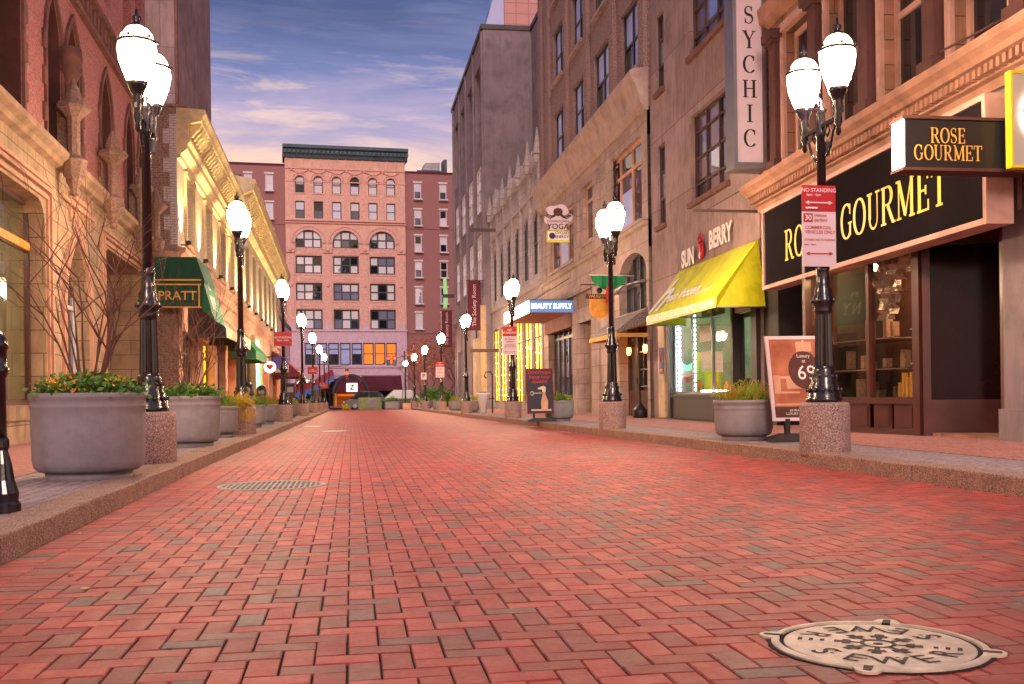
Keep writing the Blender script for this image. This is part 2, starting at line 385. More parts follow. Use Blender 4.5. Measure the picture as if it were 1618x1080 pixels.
def window(par, fr, a, c, z0, z1, nx=1, nz=2, d=-.15, mf='blackframe', mg='gdark', w=.05, sill=None, panes=None, zfr=None):
    b = fr.mb()
    for x in (a, c - w): b.box(d - .05, d + .03, x, x + w, z0, z1)
    for z in (z0, z1 - w): b.box(d - .05, d + .028, a + w, c - w, z, z + w)
    for i in range(1, nx): x = a + (c - a) * i / nx; b.box(d - .04, d + .035, x - w*.5, x + w*.5, z0 + w, z1 - w)
    for i in range(1, nz):
        z = z0 + (z1 - z0) * (i / nz if zfr is None else zfr[i-1]); b.box(d - .038, d + .025, a + w, c - w, z - w*.45, z + w*.45)
    o = b.build('window', mf, par)
    if panes:       # individual sheets (glass, white blinds and tones painted as sky reflection)
        b = fr.mb(); mats = sorted(set(panes))
        for i in range(nx):
            for j in range(nz):
                k = panes[(i * nz + j) % len(panes)]; b.mat(mats.index(k))
                x0 = a + (c-a)*i/nx; x1 = a + (c-a)*(i+1)/nx; y0 = z0 + (z1-z0)*j/nz; y1 = z0 + (z1-z0)*(j+1)/nz
                b.face([(d - .02 - .004*((i+j) % 2), x0, y0), (d - .02, x1, y0), (d - .02, x1, y1), (d - .02 - .004*((i+j) % 2), x0, y1)])
        b.build('pane', mats, o)
    else:
        b = fr.mb(); b.face([(d - .02, a, z0), (d - .02, c, z0), (d - .02, c, z1), (d - .02, a, z1)]); b.build('pane', mg, o)
    if sill:
        b = fr.mb(); b.box(d, .1, a - .08, c + .08, z0 - .14, z0 - .002); b.build('sill', sill, o)
    return o
# --- text
def txt(s, size=1, align='CENTER', bold=0.0, xs=1, lsp=1):
    cu = bpy.data.curves.new('t', 'FONT'); cu.body = s; cu.size = size; cu.align_x = align; cu.align_y = 'CENTER'; cu.offset = bold * size
    cu.resolution_u = 3; cu.space_line = lsp
    ob = bpy.data.objects.new('t', cu); COL.objects.link(ob); bpy.context.view_layer.update()
    me = bpy.data.meshes.new_from_object(ob.evaluated_get(bpy.context.evaluated_depsgraph_get()))
    vs = [(v.co.x * xs, v.co.y) for v in me.vertices]; fs = [list(p.vertices) for p in me.polygons]
    COL.objects.unlink(ob); bpy.data.objects.remove(ob); bpy.data.meshes.remove(me); bpy.data.curves.remove(cu)
    return vs, fs
def addtxt(b, tv, fn, e=0):
    vs, fs = tv; base = len(b.v)
    for x, y in vs: b.v.append(b.T(*fn(x, y)))
    for f in fs: b.f.append([base + i for i in f]); b.mi.append(b.cur); b.sm.append(False)
# --- serif letters drawn with a broad pen
def ell(cx, cy, rx, ry, a0, a1, n=18): return [(cx + rx*math.cos(rad(a0+(a1-a0)*i/n)), cy + ry*math.sin(rad(a0+(a1-a0)*i/n))) for i in range(n+1)]
def glyph(ch):
    T, h = .15, .055; st = lambda x, y0=0, y1=1, w=T: ([(x, y0), (x, y1)], w, w)
    sf = lambda x, y, l=.26: ([(x - l/2, y), (x + l/2, y)], h, h); hb = lambda x0, x1, y: ([(x0, y), (x1, y)], h, h)
    tick = lambda x, y0, y1: ([(x, y0), (x, y1)], h*1.3, h*1.3); b, t_ = h/2, 1 - h/2
    pen = 'pen'
    D = {
     'O': (.86, [(ell(.43, .5, .34, .48, 0, 360, 32), pen, 0)]),
     'C': (.80, [(ell(.42, .5, .33, .48, 48, 312, 26), pen, 0), tick(.66, .68, .97), tick(.66, .06, .2)]),
     'G': (.86, [(ell(.42, .5, .33, .48, 48, 312, 26), pen, 0), tick(.66, .68, .97), st(.67, .08, .42, T*.8), sf(.67, .43)]),
     'S': (.66, [(ell(.32, .745, .2, .235, 35, 250, 14) + ell(.33, .265, .22, .245, 75, -150, 14)[0:], 'S', 0), tick(.5, .72, .97), tick(.12, .03, .28)]),
     'R': (.86, [st(.18), sf(.18, b, .3), sf(.12, t_, .2), ([(.18, .975), (.4, .975)] + ell(.4, .745, .22, .23, 90, -90, 12) + [(.18, .515)], pen, 0), ([(.4, .5), (.7, .03)], T*.9, T*.9), sf(.74, b, .2)]),
     'P': (.74, [st(.18), sf(.18, b, .3), sf(.12, t_, .2), ([(.18, .975), (.4, .975)] + ell(.4, .725, .22, .25, 90, -90, 12) + [(.18, .475)], pen, 0)]),
     'E': (.74, [st(.18), hb(.06, .64, b), hb(.06, .62, t_), hb(.18, .5, .51), tick(.63, 0, .26), tick(.61, .76, 1), tick(.49, .4, .62)]),
     'U': (.86, [st(.2, .3, 1), sf(.2, t_, .32), ([(.2, .32)] + ell(.43, .3, .23, .275, 180, 360, 14) + [(.66, 1)], 'U', 0), sf(.68, t_, .26)]),
     'M': (1.05, [st(.17, 0, 1, h*1.2), st(.86), ([(.17, .98), (.5, .1)], T, T), ([(.5, .06), (.83, .98)], h*1.2, h*1.2), sf(.17, b, .26), sf(.86, b, .3), sf(.12, t_, .2), sf(.9, t_, .2)]),
     'T': (.8, [st(.4), sf(.4, b, .32), hb(.06, .74, t_), tick(.07, .74, 1), tick(.73, .74, 1)]),
     'Y': (.84, [st(.43, 0, .48), ([(.43, .46), (.16, .98)], T, T), ([(.43, .46), (.7, .98)], h*1.2, h*1.2), sf(.43, b, .32), sf(.16, t_, .3), sf(.71, t_, .24)]),
     'H': (.9, [st(.2), st(.7), hb(.2, .7, .51), sf(.2, b, .32), sf(.7, b, .32), sf(.2, t_, .32), sf(.7, t_, .32)]),
     'I': (.42, [st(.21), sf(.21, b, .34), sf(.21, t_, .34)]), ' ': (.4, [])}
    return D[ch]
def serif(b, s, fn, size, center=True, lift=.0012):
    W = sum(glyph(c)[0] for c in s); x = -W / 2 if center else 0; q = 0
    for c in s:
        w, strokes = glyph(c)
        for pts, w0, w1 in strokes:
            q += 1
            n = len(pts); L = []
            for i in range(n):
                a = Vector(pts[max(i-1, 0)]); e = Vector(pts[min(i+1, n-1)]); dv = (e - a).normalized(); nn = Vector((-dv.y, dv.x))
                if w0 == 'pen': th = .05 + .1 * abs(dv.y) ** 1.5
                elif w0 == 'S': k = i / (n - 1); th = .055 + .1 * math.exp(-((k - .5) / .2) ** 2)
                elif w0 == 'U': th = .06 if i > 8 else .1 - .005 * i
                else: th = w0
                L.append((Vector(pts[i]) + nn * th / 2, Vector(pts[i]) - nn * th / 2))
            for (a, c_), (e, f_) in zip(L, L[1:]):
                b.face([fn((x + p[0]) * size, (p[1] - .5) * size, q % 6 * lift) for p in (a, e, f_, c_)])
        x += w
SERIF_END = 1

# ================================================================== SETTING
KL, KR = -1.75, 4.95      # kerb faces
YE = 90                   # end of the brick street
b = MB()
for y0, y1 in zip([-8, 0, 12, 30, 60, 90, 140, 400], [0, 12, 30, 60, 90, 140, 400, 900]):
    b.face([(-400, y0, zg(y0) - .05), (400, y0, zg(y0) - .05), (400, y1, zg(y1) - .05), (-400, y1, zg(y1) - .05)])
tag(b.build('ground', 'asphalt', fix=False), kind='structure')
b = MB()
for y0, y1 in zip([-3, 12, YE], [12, YE, YE]):
    if y1 > y0: b.face([(KL, y0, zg(y0) - .009), (KR, y0, zg(y0) - .009), (KR, y1, zg(y1) - .009), (KL, y1, zg(y1) - .009)])
tag(b.build('road_bed', 'grout', fix=False), kind='structure')
# herringbone bricks
U = .1016
b = MB(); rr = random.Random(3)
def brick(x0, x1, y0, y1, near):
    x0 = max(x0, KL + .002); x1 = min(x1, KR - .002)
    if x1 - x0 < .02: return
    gx, gy, e = .0036, .0023, .0035
    x0 += gx; x1 -= gx; y0 += gy; y1 -= gy
    z = zg((y0 + y1) / 2) + (rr.uniform(-.0015, .0015) if near else 0); tx = rr.uniform(-.0009, .0009) if near else 0
    if near:
        jx = rr.uniform(-.0012, .0012); jy = rr.uniform(-.001, .001); x0 += jx; x1 += jx; y0 += jy; y1 += jy
        lo = [(x0, y0, z - .012), (x1, y0, z - .012), (x1, y1, z - .012), (x0, y1, z - .012)]
        mi = [(x0, y0, z - e), (x1, y0, z - e), (x1, y1, z - e), (x0, y1, z - e)]
        hi = [(x0 + e, y0 + e, z - tx), (x1 - e, y0 + e, z + tx), (x1 - e, y1 - e, z + tx), (x0 + e, y1 - e, z - tx)]
        n = len(b.v); b.v += lo + mi + hi
        for o_ in (0, 4):
            for i in range(4): j = (i + 1) % 4; b.f.append([n + o_ + i, n + o_ + j, n + o_ + 4 + j, n + o_ + 4 + i])
        b.f.append([n + 8, n + 9, n + 10, n + 11]); b.mi += [0] * 9; b.sm += [False] * 9
    else:
        n = len(b.v); b.v += [(x0, y0, z), (x1, y0, z), (x1, y1, z), (x0, y1, z)]; b.f.append([n, n+1, n+2, n+3]); b.mi.append(0); b.sm.append(False)
nx0 = 4; NX = 66
for j in range(int(1.6 / U), int(YE / U)):
    y = j * U; near = y < 13
    for i in (0, 2): brick(KL + i * U, KL + (i + 2) * U, y, y + U, near)
    for i in range(nx0, NX + 1):
        k = (i - j) % 4; x = KL + i * U
        if k == 0: brick(x, x + 2 * U, y, y + U, near)
        elif k == 1 and i == nx0: brick(x, x + U, y, y + U, near)
        elif k == 3: brick(x, x + U, y, y + 2 * U, near)
tag(b.build('road', 'road', fix=False), kind='structure')
# kerbs
def kerb(x0, x1):
    b = MB(); y = -2; q = random.Random(int(x0 * 10))
    while y < YE:
        L = q.uniform(1.7, 2.6); y1 = min(y + L, YE); n = 3
        zz = q.uniform(-.006, .006); dx = q.uniform(-.008, .008)
        b.box(x0 + dx, x1 + dx, y + .004, y1 - .004, -.5, 0, 0)
        for k in range(-8, 0):    # tilt this stone onto the slope
            v = b.v[k]; b.v[k] = (v[0], v[1], (zs(v[1]) + zz - .002) if v[2] > -.1 else zg(v[1]) - .3)
        y = y1
    o = b.build('kerb', 'granite2'); mo = o.modifiers.new('bevel', 'BEVEL'); mo.width = .014; mo.segments = 2
    return tag(o, kind='structure')
kerb(KL - .3, KL); kerb(KR, KR + .28)
def strip(name, x0, x1, mt, dz, ya=-8, yb=YE):
    b = MB(); ys = [ya, 12, 30, 60, yb]
    for a, c in zip(ys, ys[1:]): b.face([(x0, a, zs(a) + dz), (x1, a, zs(a) + dz), (x1, c, zs(c) + dz), (x0, c, zs(c) + dz)])
    return tag(b.build(name, mt, fix=False), kind='structure')
strip('sidewalk', -2.95, KL - .28, 'pavegrey', -.008); strip('sidewalk', -10, -2.95, 'pavered', -.004)
strip('sidewalk', KR + .26, 6.15, 'pavegrey', -.008); strip('sidewalk', 6.15, 14, 'pavered', -.004)
b = MB(); b.face([(-60, YE, zg(YE) + .002), (60, YE, zg(YE) + .002), (60, YE + 14, zg(YE + 14)), (-60, YE + 14, zg(YE + 14))])
tag(b.build('cross_street', 'asphalt', fix=False), kind='structure')
b = MB(); b.face([(-60, YE + 14, zg(YE) + .06), (60, YE + 14, zg(YE) + .06), (60, 126, zg(YE) + .06), (-60, 126, zg(YE) + .06)])
tag(b.build('far_sidewalk', 'pavered', fix=False), kind='structure')

# ================================================================== MANHOLE AND DRAINS
def manhole():
    cx, cy, r = 1.655, 3.125, .332; z = .002
    r0 = thing('manhole_cover', 'round cast iron sewer cover with raised lettering set in the bricks nearest the viewer', 'manhole cover', (cx, cy, 0), rad(-30))
    T = off(cx, cy, 0, rad(-30))
    b = MB(T); prof = [(r, z - .01), (r, z + .006), (r - .012, z + .009), (r - .024, z + .009), (r - .026, z - .004)]
    rings = []; n = 72
    for q in range(4):
        for rr_, zz in zip(prof, prof[1:]): pass
    for (ra, za), (rb, zb) in zip(prof, prof[1:]):
        for i in range(n):
            a0, a1 = 2*math.pi*i/n, 2*math.pi*(i+1)/n
            b.face([(ra*math.cos(a0), ra*math.sin(a0), za), (ra*math.cos(a1), ra*math.sin(a1), za), (rb*math.cos(a1), rb*math.sin(a1), zb), (rb*math.cos(a0), rb*math.sin(a0), zb)])
    for q in range(4):     # lugs
        a = math.pi / 2 * q - .05; u = (math.cos(a), math.sin(a)); w = (-u[1], u[0])
        P = lambda f_, s_: (u[0]*f_ + w[0]*s_, u[1]*f_ + w[1]*s_)
        b.prism([P(r - .008, -.045), P(r + .03, -.03), P(r + .042, -.01), P(r + .042, .01), P(r + .03, .03), P(r - .008, .045)], z, z + .0085, 2)
    b.build('rim', 'iron', r0, fix=False)
    b = MB(T); b.prism([((r + .014 + .004 * math.sin(i * 3.7)) * math.cos(2*math.pi*i/60), (r + .014 + .004 * math.sin(i * 3.7)) * math.sin(2*math.pi*i/60)) for i in range(60)], .0005, .0028, 2); b.build('dirt_collar', 'grout', r0)
    b = MB(T)
    for q in range(4):
        b.mark(); a = math.pi / 2 * q - .05; u = (math.cos(a), math.sin(a)); w = (-u[1], u[0]); P = lambda f_, s_: (u[0]*f_ + w[0]*s_, u[1]*f_ + w[1]*s_)
        b.prism([P(r - .03, -.014), P(r + .026, -.012), P(r + .03, 0), P(r + .026, .012), P(r - .03, .014)], z, z + .0095, 2)
    b.each('lift_slot', 'irond', r0)
    b = MB(T); b.lathe([(r - .04, z - .008), (r - .04, z + .003), (r - .045, z + .004), (.001, z + .0045)], n=64); lid = b.build('lid', 'iron', r0)
    b = MB(T); b.lathe([(r - .02, z - .008), (r - .02, z - .0005), (.001, z - .0004)], n=48); b.build('seat', 'irond', r0)
    zt = z + .0055; b = MB(T)
    def band(ra, rb, a0, a1, n=10, dz=0):
        for i in range(n):
            p, q = rad(a0 + (a1-a0)*i/n), rad(a0 + (a1-a0)*(i+1)/n)
            b.face([(ra*math.cos(p), ra*math.sin(p), zt+dz), (rb*math.cos(p), rb*math.sin(p), zt+dz), (rb*math.cos(q), rb*math.sin(q), zt+dz), (ra*math.cos(q), ra*math.sin(q), zt+dz)])
    for k in range(8):      # centre flower
        a = 45 * k; band(.052, .135, a - 7, a + 7, 4); band(.085, .112, a - 16, a + 16, 8, .0004)
    band(.042, .056, 0, 360, 40, .0006); b.lathe([(.016, zt), (.012, zt + .001)], n=16)
    for half in (0, 180):
        for i, ch in enumerate('SEWER'):
            ang = 270 - 58 + 29 * i + half + 12
            vs, fs = txt(ch, .12, bold=.012); a = rad(ang); base = len(b.v)
            for x, y in vs:
                xx, yy = x * .95, y * 1.05; rr_ = .215
                px, py = math.cos(a) * (rr_ - yy) - math.sin(a) * xx, math.sin(a) * (rr_ - yy) + math.cos(a) * xx
                b.v.append(T(px, py, zt + .0002))
            for f in fs: b.f.append([base + j for j in f]); b.mi.append(0); b.sm.append(False)
        for i in (-37.5, -8.5, 20.5, 49.5): 
            a = 270 + i + half; band(.17, .18, a - 2, a + 2, 2); band(.205, .215, a - 2, a + 2, 2)
        for rr_ in (.165, .2, .235): band(rr_, rr_ + .014, half - 5, half + 5, 3)
    b.build('lettering', 'irond', lid, fix=False)
manhole()
def drain(x, y, rx, ry, name, label, cat, bars=True):
    r0 = thing(name, label, cat, (x, y, zg(y))); T = off(x, y, zg(y)); b = MB(T); n = 48
    for i in range(n):
        a, c = 2*math.pi*i/n, 2*math.pi*(i+1)/n
        for (k0, h0), (k1, h1) in (((1, .001), (.99, .008)), ((.99, .008), (.9, .008)), ((.9, .008), (.89, .001))):
            b.face([(rx*k0*math.cos(a), ry*k0*math.sin(a), h0), (rx*k0*math.cos(c), ry*k0*math.sin(c), h0), (rx*k1*math.cos(c), ry*k1*math.sin(c), h1), (rx*k1*math.cos(a), ry*k1*math.sin(a), h1)])
    b.build('frame', 'irong', r0, fix=False)
    b = MB(T); pts = [(rx*.9*math.cos(2*math.pi*i/n), ry*.9*math.sin(2*math.pi*i/n)) for i in range(n)]; b.prism(pts, .001, .003, 2); p = b.build('cover', 'irond' if bars else 'iron', r0)
    if bars:
        b = MB(T); nb = 19
        for i in range(1, nb):
            xx = -rx*.9 + 2*rx*.9*i/nb; h = ry*.9*math.sqrt(1-(xx/(rx*.9))**2); b.box(xx-.008, xx+.008, -h, h, .0031, .0068)
        for k in (-.33, 0, .33): h = rx*.9*math.sqrt(1-k*k); b.box(-h, h, ry*.9*k-.008, ry*.9*k+.008, .0032, .007)
        b.build('grate_bars', 'irong', p)
drain(-.74, 9.93, .5, .5, 'drain_cover', 'round slotted iron drain cover in the bricks close to the left kerb', 'drain')
drain(-1.2, 33, .32, .6, 'utility_cover', 'flat pale utility cover by the left kerb, farther of two', 'utility cover', False)
drain(-.45, 27.2, .36, .5, 'utility_cover', 'flat pale utility cover left of the street centre, nearer of two', 'utility cover', False)

# ================================================================== STREET LAMPS
def make_lamp():
    r0 = thing('street_lamp', 'x', 'street lamp', (0, 0, 0), 0, 'twin globe street lamps along both kerbs')
    b = MB(); b.lathe([(.262, -.06), (.272, -.02), (.272, .48), (.262, .515), (.24, .525)], n=40); b.build('pedestal', 'granite', r0)
    z = .52; b = MB()
    b.lathe([(.2, z), (.2, z+.05), (.185, z+.07), (.19, z+.1), (.16, z+.13), (.165, z+.18), (.14, z+.22), (.145, z+.27), (.118, z+.33), (.125, z+.36), (.098, z+.4)], n=32)
    for k in range(12):   # acanthus knobs round the foot
        a = 2*math.pi*k/12; b.ball((.178*math.cos(a), .178*math.sin(a), z+.14), .028, 8); b.ball((.135*math.cos(a+.26), .135*math.sin(a+.26), z+.29), .02, 8)
    b.build('base', 'poleb', r0)
    b = MB(); b.lathe([(.1, z+.38), (.096, 1.1), (.088, 1.5)], n=32, flute=.13, smooth=False)
    b.lathe([(.09, 1.48), (.105, 1.52), (.095, 1.55), (.12, 1.6), (.125, 1.65), (.095, 1.7), (.1, 1.74), (.072, 1.8), (.068, 1.95), (.078, 1.98), (.055, 2.02)], n=24)
    for k in range(8): a = 2*math.pi*k/8; b.ball((.12*math.cos(a), .12*math.sin(a), 1.625), .024, 8)
    b.lathe([(.054, 2.0), (.047, 3.4), (.06, 3.42), (.06, 3.47), (.05, 3.5), (.05, 3.66), (.07, 3.7), (.02, 3.75), (.035, 3.78), (.012, 3.83)], n=18)
    b.build('pole', 'poleb', r0)
    b = MB()
    b.box(-.02, .02, -.4, .4, 3.5, 3.545, .006)
    for sg in (-1, 1):
        b.tube([(0, sg*.05, 3.2), (0, sg*.14, 3.18), (0, sg*.24, 3.27), (0, sg*.3, 3.4), (0, sg*.38, 3.5)], .016, 7)
        b.tube([(0, sg*.16, 3.5), (0, sg*.1, 3.44), (0, sg*.16, 3.38), (0, sg*.22, 3.44), (0, sg*.18, 3.49)], .011, 6)
        b.lathe([(.01, 3.33), (.032, 3.36), (.026, 3.42), (.045, 3.46), (.04, 3.56), (.06, 3.62), (.05, 3.68), (.075, 3.74), (.1, 3.79), (.105, 3.83)], 0, sg*.42, 18)
        b.box(-.012, .012, sg*.42 - .1, sg*.42 + .1, 3.55, 3.6)
    b.box(.03, .1, -.04, .04, 3.22, 3.36, .01)
    b.build('crossarm', 'poleb', r0)
    for sg in (-1, 1):
        y = sg*.42; b = MB()
        b.lathe([(.098, 3.83), (.13, 3.9), (.172, 4.02), (.188, 4.14), (.182, 4.21)], 0, y, 20); gl = b.build('lantern_glass', 'lamp', r0)
        b = MB(); b.lathe([(.176, 4.235), (.155, 4.30), (.12, 4.35), (.07, 4.385)], 0, y, 20); b.build('lantern_dome', 'lampdome', gl)
        b = MB(); b.lathe([(.186, 4.205), (.198, 4.21), (.198, 4.232), (.18, 4.238)], 0, y, 20)
        for k in range(8):
            a = 2*math.pi*k/8; c_, s_ = math.cos(a), math.sin(a); b.tube([(c_*r_, y + s_*r_, z_) for r_, z_ in ((.182, 4.235), (.161, 4.303), (.124, 4.355), (.07, 4.392))], .006, 4)
        b.lathe([(.085, 4.378), (.075, 4.395), (.05, 4.41), (.03, 4.43), (.05, 4.455), (.045, 4.48), (.015, 4.5), (.012, 4.56)], 0, y, 20)
        for k in range(6):
            a = 2*math.pi*k/6 + .3; c_, s_ = math.cos(a), math.sin(a)
            b.tube([(c_*.105, y+s_*.105, 3.83), (c_*.18, y+s_*.18, 4.02), (c_*.197, y+s_*.197, 4.14), (c_*.19, y+s_*.19, 4.22)], .0055, 4)
            b.ball((c_*.2, y+s_*.2, 4.25), .016, 6)
        b.build('lantern_frame', 'poleb', r0)
    return r0
lamp0 = make_lamp(); lamp0.scale = (1, 1, 1.022)
LX, RX = -2.12, 5.2
lampsL = [(11.55, 'nearest on the left, behind the big planter'), (21, 'second along the left kerb, by the straw-coloured grass'), (34, 'third along the left kerb, with a red parking sign'), (46.9, 'fourth along the left kerb, just past the roof line of the cream building'),
          (59.8, 'fifth along the left kerb, with a small red sign'), (72.8, 'sixth along the left kerb'), (85.6, 'farthest along the left kerb, beside the striped awning')]
lampsR = [(10.95, 'nearest on the right, beside the red and white parking sign and the food shop'), (20.5, 'second along the right kerb, before the pub'), (33.6, 'third along the right kerb, before the lit blue canopy'), (47.4, 'fourth along the right kerb, before the pale lit wall'),
          (60.6, 'fifth along the right kerb, with a red and white parking sign'), (74.4, 'sixth along the right kerb, with a small white sign'), (87, 'seventh along the right kerb'), (101, 'farthest on the right, past the cross street')]
first = True
for x, L in ((LX, lampsL), (RX, lampsR)):
    for i, (y, t_) in enumerate(L):
        lab = 'black twin-globe street lamp on a granite pedestal, ' + t_; lab = ' '.join(lab.split()[:16]) if len(lab.split()) > 16 else lab
        if first: o = lamp0; o.location = (x, y, zs(y)); o['label'] = lab; first = False
        else: o = copy_tree(lamp0, (x, y, zs(y)), 0, lab)

# ================================================================== PLANTERS AND PLANTS
def make_planter(r, h, label, mt='planter'):
    r0 = thing('planter', label, 'planter', (0, 0, 0), 0, 'round grey planters along the kerbs'); b = MB()
    b.lathe([(r*.86, .07), (r*.93, .1), (r*.97, .16), (r*.985, h*.7), (r*.985, h - .13), (r*1.0, h - .12), (r*.99, h - .105), (r*.985, h - .06), (r*1.02, h - .045), (r*1.02, h - .008), (r, h), (r*.93, h), (r*.92, h - .06)], n=44); b.build('pot', mt, r0)
    b = MB(); b.lathe([(r*.74, -.03), (r*.76, .07)], n=32); b.build('foot', mt, r0)
    b = MB(); b.lathe([(r*.915, h - .09), (r*.92, h - .05), (.01, h - .02)], n=32); b.build('soil', 'soil', r0)
    return r0
def foliage(name, label, cat, x, y, z, r, h, n, size, mats, wts, group=None, seed=1, droop=0, blade=False):
    q = random.Random(seed); b = MB()
    cl = [(q.uniform(0, 6.28), math.sqrt(q.random()) * r * .82, q.uniform(.35, 1), q.choices(range(len(mats)), wts)[0]) for _ in range(max(7, n // 45))]
    for _ in range(n):
        a, d, hh, mi = q.choice(cl); cr_ = r * .26
        px = d*math.cos(a) + q.gauss(0, cr_*.6); py = d*math.sin(a) + q.gauss(0, cr_*.6)
        dd = math.hypot(px, py); k = min(1, dd / r)
        pz = q.random() ** .7 * h * hh * (1 - .35 * k) - (droop * max(0, k - .8) * 3 if dd > r*.9 else 0)
        if dd > r * 1.12 and not droop: continue
        mat_i = mi if (pz > h*hh*.45 or mi == 0) else 0
        b.mat(mat_i); s = size * q.uniform(.6, 1.3) * (.75 if mat_i else 1)
        t1 = q.uniform(0, 6.28); el_ = q.uniform(-.4, .9); u = Vector((math.cos(t1)*math.cos(el_), math.sin(t1)*math.cos(el_), math.sin(el_)))
        w = u.cross(Vector((q.gauss(0, 1), q.gauss(0, 1), q.gauss(0, 1)))).normalized(); p = Vector((x + px, y + py, z + pz))
        if blade:
            L = s * 3; e = p + u * L * .6 + Vector((0, 0, L*.5)); t2 = e + Vector((u.x, u.y, -.6)) * L * .5
            b.face([tuple(p - w*s*.06), tuple(p + w*s*.06), tuple(e + w*s*.05), tuple(e - w*s*.05)]); b.face([tuple(e - w*s*.05), tuple(e + w*s*.05), tuple(t2)])
        else: b.face([tuple(p), tuple(p + u*s*.5 + w*s*.32), tuple(p + u*s), tuple(p + u*s*.5 - w*s*.32)])
    o = b.build(name, mats, base=(x, y, z), fix=False); return tag(o, label, cat, group)
def bare(name, label, x, y, z, h, seed, stems=7, mt='bark', spread=.5, group=None, r=.016, leafm=None, cat='bare shrub'):
    q = random.Random(seed); b = MB(); tips = []
    def grow(p, d, L, rad_, lvl):
        pts = [p]; n = 4 if lvl < 2 else 3
        for i in range(n):
            d = (d + Vector((q.gauss(0, .1), q.gauss(0, .1), q.uniform(0, .1)))).normalized(); p = p + d * L / n; pts.append(p)
            if lvl < 4 and i > 0 and q.random() < .85:
                s = Vector((q.gauss(0, 1), q.gauss(0, 1), q.uniform(-.1, .7))).normalized(); grow(p, (d*.75 + s*.75).normalized(), L * q.uniform(.45, .7), rad_ * .55, lvl + 1)
        b.tube([tuple(v) for v in pts], rad_, 5 if lvl < 2 else 3, rad_ * .45); tips.append(pts[-1])
    for i in range(stems):
        a = 6.28 * i / stems + q.uniform(-.3, .3); d = Vector((math.cos(a)*spread, math.sin(a)*spread, 1)).normalized()
        grow(Vector((x + .05*math.cos(a), y + .05*math.sin(a), z)), d, h * q.uniform(.55, .75), r * q.uniform(.7, 1.1), 0 if h > 1 else 1)
    if leafm:
        r0 = thing(name, label, cat, (x, y, z), 0, group); b.build('trunk', mt, r0, fix=False)
        c = MB()
        for t_ in tips:
            for _ in range(leafm[1]):
                p = t_ + Vector((q.gauss(0, .3), q.gauss(0, .3), q.gauss(0, .3))); u = Vector((q.gauss(0, 1), q.gauss(0, 1), q.gauss(0, 1))).normalized() * .12; w = u.cross(Vector((0, .3, 1))).normalized() * .08
                c.face([tuple(p - u), tuple(p + w), tuple(p + u), tuple(p - w)])
        c.build('crown', leafm[0], r0, fix=False); return r0
    return tag(b.build(name, mt, base=(x, y, z), fix=False), label, cat, group)
pl = make_planter(.475, .74, 'largest grey round planter, nearest on the left, with orange mums')
pl.location = (-2.26, 9.55, zs(9.5) - .01)
foliage('flowering_plant', 'green leaves and orange mums filling the nearest left planter', 'flowers', -2.26, 9.55, .83, .46, .26, 4200, .055, ['leaf', 'flower', 'leafy'], [6, 3, 1.5], seed=4)
bare('bare_shrub', 'tall leafless many-stemmed shrub in the nearest left planter', -2.26, 9.6, .8, 1.6, 11, 11, spread=.33, r=.0135)
p2 = make_planter(.44, .72, 'x')
p2.location = (-2.3, 15.5, zs(15.5)); p2['label'] = 'grey round planter with a twiggy shrub, second from the front on the left'
foliage('flowering_plant', 'dense dark green leafy plant in the second left planter', 'plant', -2.3, 15.5, .8, .43, .28, 2400, .06, ['leaf', 'leafy'], [6, 1.5], seed=5)
bare('bare_shrub', 'fine twiggy leafless shrub in the second left planter', -2.3, 15.5, .78, 1.4, 23, 13, spread=.36, r=.0125)
ps = make_planter(.41, .56, 'x')
LP = [(19.6, -2.45, 'third', 'leafy', True), (26.6, -2.52, 'fourth', 'leaf', False), (30.6, -2.5, 'fifth', 'mix', False), (36.6, -2.45, 'sixth', 'mix', False), (42.6, -2.5, 'seventh', 'leaf', False), (50, -2.55, 'eighth', 'leafy', False), (57, -2.5, 'ninth', 'leaf', False), (66, -2.5, 'tenth', 'mix', False), (76, -2.5, 'last', 'leaf', False)]
fst = True
for i, (y, x, nm, kind, straw) in enumerate(LP):
    lab = 'grey round planter, %s from the front along the left kerb' % nm
    if fst: ps.location = (x, y, zs(y)); ps['label'] = lab; fst = False
    else: copy_tree(ps, (x, y, zs(y)), R.uniform(0, 3), lab)
    mats, w = {'leaf': (['leaf', 'leafy'], [5, 1]), 'leafy': (['leafy', 'leaf'], [3, 2]), 'mix': (['leafy', 'leaf', 'flowerr'], [3, 3, 1.5])}[kind]
    foliage('potted_plant', '%s plant growing in the %s left planter' % ({'leaf': 'dark green', 'leafy': 'yellow-green spiky', 'mix': 'green and rusty orange'}[kind], nm), 'plant', x, y, zs(y) + .5, .4, .26, 900 if y < 40 else 300, .07, mats, w, 'plants in the left planters', seed=30 + i, blade=(i % 2 == 0))
foliage('ornamental_grass', 'straw-coloured grass hanging over the pedestal by the second left lamp', 'grass', -2.12, 20.1, .6, .2, .14, 800, .08, ['straw', 'leafy'], [4, 1], seed=77, droop=.42, blade=True)
RP = [(13.95, 5.42, 'nearest right, beside the shop display board', 'r'), (28.2, 5.65, 'second right, beside the red and navy board', 'g'), (49.5, 5.65, 'third right, near the white ash receptacle', 'y'), (57.5, 5.7, 'fourth right, before the fifth lamp', 'y'), (69, 5.7, 'fifth right, before the sixth lamp', 'y'), (80, 5.7, 'farthest right', 'r')]
